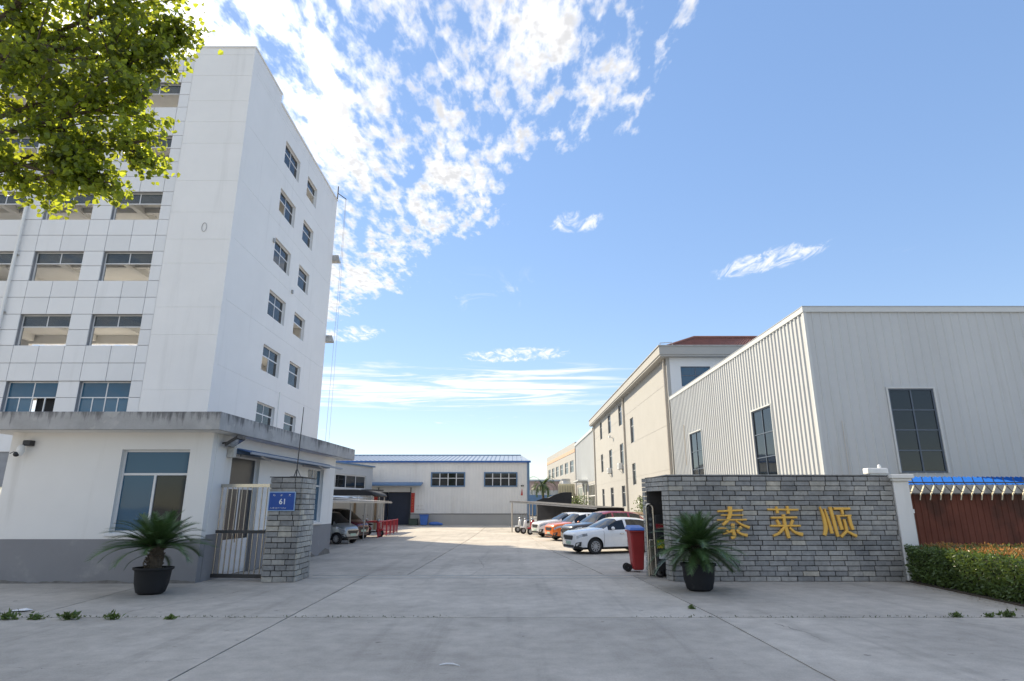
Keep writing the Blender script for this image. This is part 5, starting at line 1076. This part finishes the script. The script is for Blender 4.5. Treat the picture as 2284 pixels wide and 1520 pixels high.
    for s in (-1, 1):
        k_ = W_ / .89
        MB().add([(xn + .002, s * .60 * k_, .34), (xn - .20, s * .785 * k_, .34), (xn - .23, s * .80 * k_, .52), (xn - .02, s * .655 * k_, .47), (xn - .1, s * .5 * k_, .34), (xn - .3, s * .70 * k_, .34), (xn - .3, s * .70 * k_, .52), (xn - .1, s * .5 * k_, .47)], [(0, 1, 2, 3), (0, 3, 7, 4), (1, 5, 6, 2), (2, 6, 7, 3), (0, 4, 5, 1)]).build('fog_lamp_recess', M['black'], root)
        MB().bar((xn - .03, s * .635 * k_, .425), (xn - .17, s * .765 * k_, .435), .03, .018).build('fog_lamp', M['chrome'], root)
        xm_ = L_ / 2 - spec['cowl'] - .38; zm_ = lerp_tab(spec['belt'], spec['cowl'] + .4)
        mr_ = MB().ell((xm_, s * (W_ + .08), zm_ + .07), .07, .11, .075, 12, 8).build('mirror', body_m, root, True); MB().bar((xm_, s * (W_ - .06), zm_ + .01), (xm_, s * (W_ + .06), zm_ + .05), .03).build('mirror_arm', M['black'], mr_)
        for i_, dx_ in enumerate(spec['doors']):
            X_ = L_ / 2 - dx_; w = lerp_tab(hw, dx_) ; zb = lerp_tab(spec['belt'], dx_)
            MB().tube([(X_, s * (w - .022), .30), (X_, s * (w + .001), .19 + (zb) * .45), (X_, s * (w - .006), zb - .15), (X_, s * (w - .028), zb - .03)], .006, 4).build('door_gap', M['black'], root)
            if i_ < 2: MB().box(WF, X_ - .98, X_ - .78, s * (w + .002) - .018, s * (w + .002) + .018, zb - .155, zb - .125).build('door_handle', M['chrome'] if roof_m is None else M['black'], root, bevel=.006)
        for wx_ in spec['wheels']:
            X_ = L_ / 2 - wx_; r = spec['wr']; yc = s * (W_ - .115)
            w = MB().lathe((X_, yc, r), [(r * .66, -.10), (r * .92, -.10), (r, -.07), (r, .07), (r * .92, .10), (r * .66, .10), (r * .66, -.10)], 28, 'y', cap=False).build('wheel', M['rubber'], root, True)
            yo = yc + s * .075
            rim = MB().lathe((X_, yo, r), [(r * .67, -.02), (r * .67, .02), (r * .60, .025), (r * .60, -.02)], 24, 'y', cap=False)
            for k in range(10):
                a = 2 * math.pi * k / 10; a2 = a + .14; rim.bar((X_ + .05 * math.cos(a), yo + s * .012, r + .05 * math.sin(a)), (X_ + r * .63 * math.cos(a2), yo + s * .018, r + r * .63 * math.sin(a2)), .036, .02, Vector((0, 1, 0)))
            rim.lathe((X_, yo, r), [(.06, -.02), (.06, .03), (.03, .035)], 14, 'y'); rim.build('rim', M['alloy'], w, True)
            MB().lathe((X_, yc + s * .03, r), [(r * .66, -.005), (r * .66, .005)], 20, 'y').build('brake_disc', M['dsteel'], w)
    return root
white = paint('white_car_paint', (.78, .79, .80)); cars = 'cars parked on the right of the yard'
hd = math.pi + R(21)                              # noses point left and a little towards the gate
def park(o, nose, heading, L_, z=.0, sc=1.0):
    place(o, (nose[0] - math.cos(heading) * L_ / 2 * sc, nose[1] - math.sin(heading) * L_ / 2 * sc, z), heading, sc)
c1 = build_car('parked_car', 'white sedan parked nearest to the gate, in front of the other cars', SEDAN, white, group=cars); park(c1, (2.38, 26.75), hd, 4.6, 0, .97)
c2 = build_car('parked_car', 'black sport utility car with a red roof behind the white sedan', SUV, paint('black_car_paint', (.015, .015, .017)), paint('dark_red_car_paint', (.28, .018, .022)), group=cars); park(c2, (2.75, 32.3), hd, 4.5)
c3 = build_car('parked_car', 'orange car, sun glare painted white on its roof, between the black car and the farther white car', SUV, paint('orange_car_paint', (.75, .17, .02)), white, group=cars); park(c3, (2.1, 36.2), hd, 4.5, 0, .92)  # white roof material stands in for sun glare on the orange car
c4 = build_car('parked_car', 'white car parked farthest left in the right-hand row', SEDAN, paint('pearl_car_paint', (.74, .74, .73)), group=cars); park(c4, (1.45, 39.9), hd, 4.6)
c5 = build_car('parked_car', 'dark red car under the right carport behind the scooters', SUV, paint('red_car_paint', (.32, .02, .03)), group=cars); park(c5, (2.2, 44.3), math.pi - R(10), 4.5, 0, .86)
hl = -R(22)
c6 = build_car('parked_car', 'silver grey car half hidden behind the gatehouse', MINI, paint('silver_car_paint', (.36, .38, .39), .3, .6, .5), group='small cars under the left carport'); park(c6, (-8.35, 33.2), hl, 3.0, 0, 1.0)
c7 = build_car('parked_car', 'dark red minicar with a dark roof under the left carport', MINI, paint('maroon_car_paint', (.10, .012, .03)), paint('dark_car_paint', (.03, .02, .026)), group='small cars under the left carport'); park(c7, (-8.75, 37.2), hl, 3.0, 0, 1.08)
def build_scooter(label, pm, group):
    r = local_thing('motor_scooter', label, 'scooter', group)
    for x in (-.62, .62):
        w = MB().lathe((x, 0, .23), [(.12, -.05), (.2, -.055), (.23, -.03), (.23, .03), (.2, .055), (.12, .05), (.12, -.05)], 20, 'y', cap=False).build('wheel', M['rubber'], r, True); MB().lathe((x, 0, .23), [(.125, -.035), (.125, .035)], 16, 'y').build('rim', M['grey_alu'], w)
    MB().ell((-.42, 0, .52), .42, .16, .2, 14, 10).build('tail_body', pm, r, True); MB().ell((-.30, 0, .76), .38, .15, .075, 14, 8).build('seat', M['black'], r, True)
    MB().box(WF, -.2, .38, -.17, .17, .28, .36).build('floorboard', M['black'], r, bevel=.03)
    mb = MB(); vs = []; 
    for z, x, w in ((.30, .40, .17), (.55, .46, .20), (.80, .44, .20), (.98, .36, .13)): vs += [(x, -w, z), (x + .10, -w * .5, z), (x + .12, 0, z), (x + .10, w * .5, z), (x, w, z)]
    mb.add(vs, [(j * 5 + i, j * 5 + i + 1, j * 5 + i + 6, j * 5 + i + 5) for j in range(3) for i in range(4)]); o = mb.build('front_shield', pm, r, True, fix=False); s = o.modifiers.new('s', 'SOLIDIFY'); s.thickness = .03
    MB().ell((.62, 0, .44), .24, .09, .07, 12, 8).build('front_mudguard', pm, r, True)
    MB().tube([(.62, 0, .24), (.46, 0, .8), (.38, 0, 1.02)], .03, 8).build('steering_column', M['dsteel'], r)
    MB().tube([(.30, -.34, 1.04), (.38, -.1, 1.03), (.38, .1, 1.03), (.30, .34, 1.04)], .018, 8).build('handlebar', M['black'], r); MB().ell((.46, 0, 1.0), .09, .13, .08, 12, 8).build('headlight', M['lamp'], r, True)
    for s in (-1, 1):
        MB().tube([(.36, s * .2, 1.04), (.33, s * .27, 1.24)], .008, 5).ell((.32, s * .28, 1.27), .02, .06, .04, 10, 6).build('mirror', M['black'], r, True)
    MB().box(WF, -.85, -.55, -.14, .14, .76, .80).build('rack', M['gsteel'], r)
    return r
sg1 = 'scooters parked at the right carport'
for lab, pm, loc, h_ in (('white scooter farthest left at the right carport post', paint('white_scooter', (.76, .76, .74)), (1.0, 46.0), 200), ('second white scooter, just right of the carport posts', MATS['white_scooter'], (1.35, 44.3), 205), ('red scooter beside the white car', paint('red_scooter', (.40, .025, .03)), (1.75, 43.0), 212)):
    place(build_scooter(lab, pm, sg1), (loc[0], loc[1], 0), R(h_))
place(build_scooter('dark scooter parked behind the minicar under the left carport', paint('dark_scooter', (.03, .03, .035)), 'scooters by the left carport'), (-10.2, 42.5, 0), R(-20))
place(build_scooter('red scooter beside the red rack under the left carport', MATS['red_scooter'], 'scooters by the left carport'), (-8.9, 40.0, 0), R(-15))
# ------------------------------------------------------------------ plants
def frond_mesh(L_, droop, seed, m):
    rg = random.Random(seed); mb = MB(); n_ = 40; pts = []
    p = Vector((0, 0, 0)); a = 0.0
    for i in range(n_ + 1):
        t = i / n_; a = -droop * t * t * 1.4; pts.append(p.copy()); p = p + Vector((math.cos(a), 0, math.sin(a))) * (L_ / n_)
    mb.tube(pts[::3] + [pts[-1]], [.010 - .0075 * k / 9 for k in range(len(pts[::3]) + 1)], 4, False)
    for i in range(3, n_ + 1):
        t = i / n_; ll = L_ * .235 * (math.sin(math.pi * min(1, .12 + t * .80)) ** .7) + .015; q = pts[i]; tg = (pts[i] - pts[i - 1]).normalized(); upv = Vector((-tg.z, 0, tg.x))
        for s in (-1, 1):
            dirv = (tg * (.55 + .5 * t) + Vector((0, s, 0)) * (.95 - .35 * t) + upv * .20).normalized(); wd = tg * (L_ / n_ * .62)
            e = q + dirv * ll - Vector((0, 0, ll * .12)) + Vector((rg.uniform(-.006, .006),) * 3)
            mb.add([q - wd, q + wd, e + wd * .15, e - wd * .15], [(0, 1, 2, 3)])
    me = mb.mesh('frond', fix=False); me.materials.append(m); return me
FR = [frond_mesh(L_, dr, i, M['cyc']) for i, (L_, dr) in enumerate(((.72, .60), (.78, .75), (.70, .42), (.66, .25)))]
FRO = [frond_mesh(.5, 1.3, 9, M['cycold'])]
def cycad(loc, label, pot_w, pot_h, trunk_h, n_, low, squash, seed, spread=1.0):
    rg = random.Random(seed); t = thing('potted_cycad', loc, label, 'potted plant', 'cycads in black pots'); x, y, z = loc
    r = pot_w / 2
    MB().lathe((x, y, z + .005), [(r * .60, 0), (r * .76, .04), (r * .90, pot_h * .40), (r * .96, pot_h * .86), (r * 1.0, pot_h * .90), (r * 1.08, pot_h * .93), (r * 1.08, pot_h), (r * .97, pot_h), (r * .95, pot_h * .88)], 36, squash=squash).build('pot', M['pot'], t, True)
    MB().lathe((x, y, z + pot_h * .84), [(r * .95, 0), (r * .9, .03), (r * .3, .06)], 24, squash=squash).build('soil', M['soil'], t)
    zt_ = z + pot_h * .85 + trunk_h
    tk = MB(); tk.tube([(x, y, z + pot_h * .8), (x + .02, y, z + pot_h * .85 + trunk_h * .5), (x + .01, y, zt_)], [.15, .17, .12], 12)
    for k in range(70):
        a = rg.uniform(0, 6.28); h = rg.uniform(0, 1); q = Vector((x + .155 * math.cos(a), y + .155 * math.sin(a), z + pot_h * .85 + trunk_h * h)); tk.bar(q, q + Vector((math.cos(a) * .05, math.sin(a) * .05, .05)), .045, .02)
    tk.build('trunk', M['bark'], t)
    for i in range(n_):
        t_ = i / n_; a = i * 2.39996 + rg.uniform(-.15, .15); el = (1.30 - 1.30 * (t_ ** .8)) if not low else (1.42 - 1.80 * t_ ** 1.0)
        sc = rg.uniform(.88, 1.1) * (.82 + .25 * t_) * spread
        o = bpy.data.objects.new('frond', FR[rg.randrange(3) if t_ > .15 else 3]); COL.objects.link(o); o.parent = t
        o.location = Vector((x + .05 * math.cos(a), y + .05 * math.sin(a), zt_ - .06 * t_)) - org(t); o.rotation_euler = (rg.uniform(-.25, .25), -el, a); o.scale = (sc, sc, sc)
    for i in range(4):
        a = rg.uniform(0, 6.28); o = bpy.data.objects.new('frond', FRO[0] if i < 2 else FR[1]); COL.objects.link(o); o.parent = t
        o.location = Vector((x + .08 * math.cos(a), y + .08 * math.sin(a), zt_ - .18)) - org(t); o.rotation_euler = (0, .75 if i < 2 else .25, a); o.scale = (.8,) * 3
    return t
cycad((-8.35, 14.95, 0), 'potted cycad with a bare trunk in front of the gatehouse window', .84, .58, .58, 50, False, (1, .78), 3, 1.55)
cycad((4.50, 15.50, 0), 'drooping potted cycad in front of the brick sign wall', .80, .62, .50, 64, True, (1, .85), 5, 1.48)
# hedge: many separate small leaves around stems and a dark core
def leaf_cloud(n_, posf, size, rg, tilt=1.0):
    vs = []; fs = []
    for i in range(n_):
        p, nv = posf(rg)
        d = Vector((rg.gauss(0, 1), rg.gauss(0, 1), rg.gauss(0, 1))).normalized(); d = (d + nv * .7).normalized(); s = d.cross(Vector((rg.gauss(0, 1), rg.gauss(0, 1), rg.gauss(0, 1)))).normalized(); ln = size * rg.uniform(.65, 1.25); wd = ln * .24
        nn = d.cross(s) * wd * .35; o = len(vs)
        vs += [p, p + d * ln * .45 + s * wd + nn, p + d * ln, p + d * ln * .45 - s * wd + nn, p + d * ln * .45 - nn * .3]
        fs += [(o, o + 1, o + 4), (o + 1, o + 2, o + 4), (o + 2, o + 3, o + 4), (o + 3, o, o + 4)]
    mb = MB(); mb.v = vs; mb.f = fs; return mb
hg = thing('hedge', (12, 14, 0), 'clipped green hedge with orange young leaves on top at the right', 'hedge')
hrg = random.Random(17)
def hedge_top(x, y): return .93 + .07 * mnoise.noise(Vector((x * 1.3, y * 1.3, 0))) - .16 * max(0, 11.0 - x) - (.12 if y > 16.9 else 0)
def hedge_left(y, z): return 10.62 - .06 * (17.2 - y) + .10 * mnoise.noise(Vector((y * 1.4, z * 2, 4))) + .16 * max(0, .22 - z) * 2
def hpos(rg):
    f = rg.random()
    y = rg.uniform(9.0, 17.25)
    if f < .5: z = rg.uniform(.03, .92); return Vector((hedge_left(y, z) + abs(rg.gauss(0, .07)), y, z)), Vector((-1, 0, .2))
    if f < .58: x = rg.uniform(10.7, 13.6); return Vector((x, 17.2 - abs(rg.gauss(0, .06)), rg.uniform(.05, .9))), Vector((0, 1, 0))
    x = rg.uniform(10.6, 13.6); return Vector((x, y, hedge_top(x, y) - abs(rg.gauss(0, .05)))), Vector((0, 0, 1))
fo = leaf_cloud(17000, hpos, .095, hrg).build('foliage', M['hedge'], hg, fix=False); fo['kind'] = 'stuff'
def hpos2(rg): x = 10.75 + abs(rg.gauss(0, 1)) * 1.3; y = rg.uniform(9.0, 16.9); return Vector((x, y, hedge_top(x, y) + rg.uniform(-.05, .05))), Vector((0, 0, 1.4))
fo = leaf_cloud(3600, hpos2, .075, hrg).build('young_leaves', M['hedge_new'], hg, fix=False, label='orange-red young leaves along the hedge top'); fo['kind'] = 'stuff'
MB().add([(10.85, 17.1, .12), (10.4, 9.0, .12), (13.5, 9.0, .12), (13.5, 17.1, .12), (10.85, 17.05, .80), (10.5, 9.0, .80), (13.5, 9, .82), (13.5, 17.05, .82)], [(0, 1, 2, 3), (4, 5, 6, 7), (0, 1, 5, 4), (3, 2, 6, 7), (0, 4, 7, 3), (1, 2, 6, 5)]).build('light_block_core', mat('hedge_core_dark', (.022, .026, .014), .95, .4, 12), hg)  # dark box added inside the leaves to block light
for k in range(26): y = hrg.uniform(10, 17); x = 10.75 - .06 * (17.2 - y) + hrg.uniform(0, .3); MB().tube([(x, y, 0), (x + hrg.uniform(-.1, .1), y + hrg.uniform(-.1, .1), .5)], .012, 5).build('stem', M['bark'], hg)
bed = MB().add([(10.55, 17.4, .006), (10.1, 9, .006), (14, 9, .006), (14, 17.4, .006), (10.55, 17.4, .03), (10.1, 9, .03), (14, 9, .03), (14, 17.4, .03)], [(4, 5, 6, 7), (0, 1, 5, 4), (0, 4, 7, 3)]).build('planting_bed', M['soil']); tag(bed, kind='structure')
lit = leaf_cloud(420, lambda rg: ((lambda y: Vector((10.52 - .055 * (17.3 - y) - abs(rg.gauss(0, .22)), y, .012)))(rg.uniform(9.5, 17.2)), Vector((0, 0, 0))), .05, hrg)
for i, v in enumerate(lit.v): v.z = .008 + abs(v.z - .01) * .25
tag(lit.build('fallen_leaves', leafmat('dry_leaf', (.20, .13, .06), (.2, .12, .05), tmix=.1), fix=False), 'dry brown leaves fallen along the foot of the hedge', 'leaves', kind='stuff')
# roadside tree, trunk left of the frame
tr = thing('street_tree', (-10.2, 6.8, 0), 'leafy street tree hanging into the upper left, backlit by the sun', 'tree')
trg = random.Random(29)
TK = [Vector((-10.2, 6.8, -.05)), Vector((-10.1, 6.85, 1.5)), Vector((-9.9, 6.95, 3.2)), Vector((-9.5, 7.1, 4.8)), Vector((-8.9, 7.2, 6.4)), Vector((-8.2, 7.4, 8.2)), Vector((-7.6, 7.5, 10.2)), Vector((-7.2, 7.5, 12.2))]
MB().tube(TK, [.24, .21, .19, .17, .14, .11, .07, .03], 12).build('trunk', M['bark'], tr, True)
lobes = [(-7.3, 7.4, 7.7, 1.15), (-6.3, 7.5, 7.2, .85), (-5.75, 7.6, 8.15, .85), (-5.3, 7.7, 7.1, .5), (-7.0, 7.2, 9.3, 1.1), (-5.6, 7.5, 9.6, .8), (-5.15, 7.6, 8.85, .42), (-8.1, 7.3, 8.2, 1.3), (-8.3, 7.5, 10.4, 1.4), (-6.5, 7.4, 10.7, 1.1), (-7.8, 7.4, 7.1, .6), (-6.45, 7.5, 6.35, .5), (-5.75, 7.55, 6.35, .36), (-7.1, 7.2, 6.5, .4), (-9.2, 7.2, 9.4, 1.3), (-10.0, 6.9, 10.8, 1.5), (-10.2, 6.4, 8.4, 1.1), (-11.0, 7.2, 9.2, 1.4), (-9.2, 8.4, 11.4, 1.4), (-7.6, 7.3, 12.4, 1.3), (-6.7, 7.45, 8.5, .95), (-5.35, 7.6, 7.75, .62), (-5.35, 7.55, 8.55, .6), (-6.2, 7.6, 9.0, .8), (-6.1, 7.5, 7.9, .7), (-7.6, 7.6, 8.7, .9), (-6.0, 7.5, 6.75, .45)]
bmb = MB(); nodes = []
for (x, y, z, r) in lobes:
    c = Vector((x, y, z)); b0 = min(TK[3:], key=lambda q: (q - c).length + abs(q.z - (z - 1.2))); m_ = b0.lerp(c, .5) + Vector((trg.uniform(-.2, .2), trg.uniform(-.2, .2), trg.uniform(-.1, .25)))
    bmb.tube([b0, b0.lerp(m_, .5) + Vector((0, 0, .08)), m_, c], [.055, .045, .035, .02], 6)
    for k in range(int(7 + 7 * r)):
        d = Vector((trg.gauss(0, 1), trg.gauss(0, .8), trg.gauss(0, .9))).normalized() * r * trg.uniform(.35, 1.0); e = c + d; s_ = m_.lerp(c, trg.uniform(.4, 1))
        bmb.tube([s_, s_.lerp(e, .55) + Vector((0, 0, .05)), e], [.014, .009, .004], 4, False); nodes.append((s_, e, r))
bmb.build('branch', M['bark'], tr, fix=False)
vs = []; fs = []
for s_, e, r in nodes:
    for k in range(trg.randrange(46, 78)):
        t = trg.uniform(.35, 1.08); p = s_.lerp(e, t) + Vector((trg.gauss(0, .11), trg.gauss(0, .11), trg.gauss(0, .09)))
        d = Vector((trg.gauss(0, .7), trg.gauss(0, .7), trg.gauss(-.45, .5))).normalized(); sd_ = d.cross(Vector((trg.gauss(0, 1), trg.gauss(0, 1), trg.gauss(0, 1)))).normalized(); ln = trg.uniform(.055, .115); wd = ln * .5; up_ = d.cross(sd_) * ln * .16; o = len(vs)
        vs += [p, p + d * ln * .28 + sd_ * wd * .9 + up_, p + d * ln * .72 + sd_ * wd * .62 + up_, p + d * ln, p + d * ln * .72 - sd_ * wd * .62 + up_, p + d * ln * .28 - sd_ * wd * .9 + up_, p + d * ln * .5]
        fs += [(o, o + 1, o + 6), (o + 1, o + 2, o + 6), (o + 2, o + 3, o + 6), (o + 3, o + 4, o + 6), (o + 4, o + 5, o + 6), (o + 5, o, o + 6)]
mb = MB(); mb.v = [Vector(v) - Vector((0, 0, 0)) for v in vs]; mb.f = fs; mb.build('crown', M['leaf'], tr, fix=False)
# palm and shrubs far back
pt = thing('palm_tree', (4.9, 100, 0), 'distant palm beside the blue-based shed', 'palm')
MB().tube([(4.9, 100, 0), (5.0, 100, 2.5), (5.0, 100, 5.0)], [.25, .2, .16], 8).build('trunk', M['bark'], pt)
pf = frond_mesh(2.6, 1.5, 31, M['leaf2'])
for i in range(22):
    o = bpy.data.objects.new('frond', pf); COL.objects.link(o); o.parent = pt; o.location = Vector((5.0, 100, 5.0)) - org(pt); o.rotation_euler = (0, -trg.uniform(-.3, 1.2), i * 2.4); s_ = trg.uniform(.8, 1.15); o.scale = (s_, s_, s_)
for (x, y, z, r, h, lab) in ((5.6, 52, 0, 1.1, 2.7, 'green shrub showing above the right carport roof'), (9.6, 45, 0, .8, 2.5, 'shrub and thin stems above the low boundary wall')):
    sb_ = thing('shrub', (x, y, z), lab, 'shrub'); leaf_cloud(900, lambda rg: (Vector((x + rg.gauss(0, r * .45), y + rg.gauss(0, r * .4), z + h * (.3 + .7 * rg.random()) - abs(rg.gauss(0, .1)))), Vector((0, 0, .4))), .16, trg).build('foliage', M['hedge'], sb_, fix=False)
    for k in range(5): MB().tube([(x + trg.uniform(-.2, .2), y, 0), (x + trg.uniform(-.5, .5), y, h * 1.05)], .02, 5).build('stem', M['bark'], sb_)
# weeds in the joint, litter
def weed(x, y, s, label, grp, n_=40):
    w = thing('weed', (x, y, 0), label, 'weed', grp); leaf_cloud(n_, lambda rg: (Vector((x + rg.gauss(0, .26) * s, y + rg.gauss(0, .10) * s, .003 + abs(rg.gauss(0, .14)) * s)), Vector((0, 0, .8))), .05 + .16 * s, trg).build('leaves', M['hedge'], w, fix=False)
for x, s, lab in ((-9.05, .30, 'weed tuft in the road joint at the left picture edge'), (-8.55, .20, 'second weed tuft from the left in the road joint'), (-7.95, .34, 'largest bushy weed tuft in the road joint on the left'), (-7.2, .24, 'weed tuft in the joint below the left cycad pot'), (-6.15, .14, 'tiny weed in the joint right of the left cycad'), (8.15, .16, 'small upright weed in the joint below the hedge'), (8.75, .13, 'flat weed in the joint right of the small upright one'), (9.1, .24, 'largest weed in the joint at the right'), (3.55, .12, 'tiny dry weed where the joints cross below the right cycad')):
    weed(x, 11.86 + .012 * x if x < 0 else 12.0 if x > 5 else 12.9, s, lab, 'weeds in the road joint', int(30 + 160 * s))
wv = leaf_cloud(420, lambda rg: ((lambda x: Vector((x, 11.97 + rg.gauss(0, .012), .0 + abs(rg.gauss(0, .012)))))(rg.choice((rg.uniform(-9, -1), rg.uniform(2.2, 10)))), Vector((0, 0, .5))), .035, trg)
tag(wv.build('joint_moss', M['leaf2'], fix=False), 'thin line of moss and tiny weeds along the road joint', 'moss', kind='stuff')
pp = thing('paper_scrap', (-9.5, 12.6, 0), 'white paper scrap on the pavement at the left edge', 'paper')
MB().add([(-9.72, 12.55, .012), (-9.35, 12.52, .03), (-9.33, 12.72, .014), (-9.5, 12.76, .04), (-9.7, 12.72, .012)], [(0, 1, 2, 3, 4)]).build('scrap', M['paper'], pp, fix=False)
cs_ = thing('curved_strip', (-.75, 8.5, 0), 'thin white curved strip lying on the road in the foreground', 'litter')
MB().tube([(-.93, 8.56, .01), (-.85, 8.60, .014), (-.76, 8.59, .014), (-.67, 8.52, .01)], [.006, .011, .011, .004], 6).build('strip', M['paper'], cs_, True)

# ------------------------------------------------------------------ across the road, mirrored in the window panes
ob = thing('opposite_factory', (0, -34, 0), 'long grey-blue factory across the road, mirrored in the window panes', 'building')
OF = F(34, -30, -34, -30)
ow = [(2 + 5.6 * i, 5.4 + 5.6 * i, z, z + 1.8) for i in range(12) for z in (1.1, 5.0)]
wall_mb(OF, 0, 68, 0, 8.6, .3, ow).build('wall', mat('grey_blue_render', (.30, .33, .37), .8), ob); MB().box(OF, 0, 68, .9, 1.0, 0, 8.5).build('inner_wall', M['dark'], ob); MB().box(OF, -.3, 68.3, -.4, 9, 8.6, 8.9).build('roof', M['weath'], ob)
MB().box(OF, 0, 68, -.05, -.003, 3.3, 4.3).build('blue_band', M['bframe'], ob)
for w_ in ow: window(OF, *w_, .12, ob, M['alu'], M['bglass'], 3, .6, .08)
for x, y, rz, lab in ((-15, -19, 1.0, 'street tree across the road, mirrored in the gatehouse window'), (19, -18, 3.9, 'street tree across the road, mirrored in the tall hall window')):
    t2 = copy_tree(tr); t2.location = (x, y, 0); t2.rotation_euler = (0, 0, rz); t2['label'] = lab; t2['group'] = 'trees across the road'
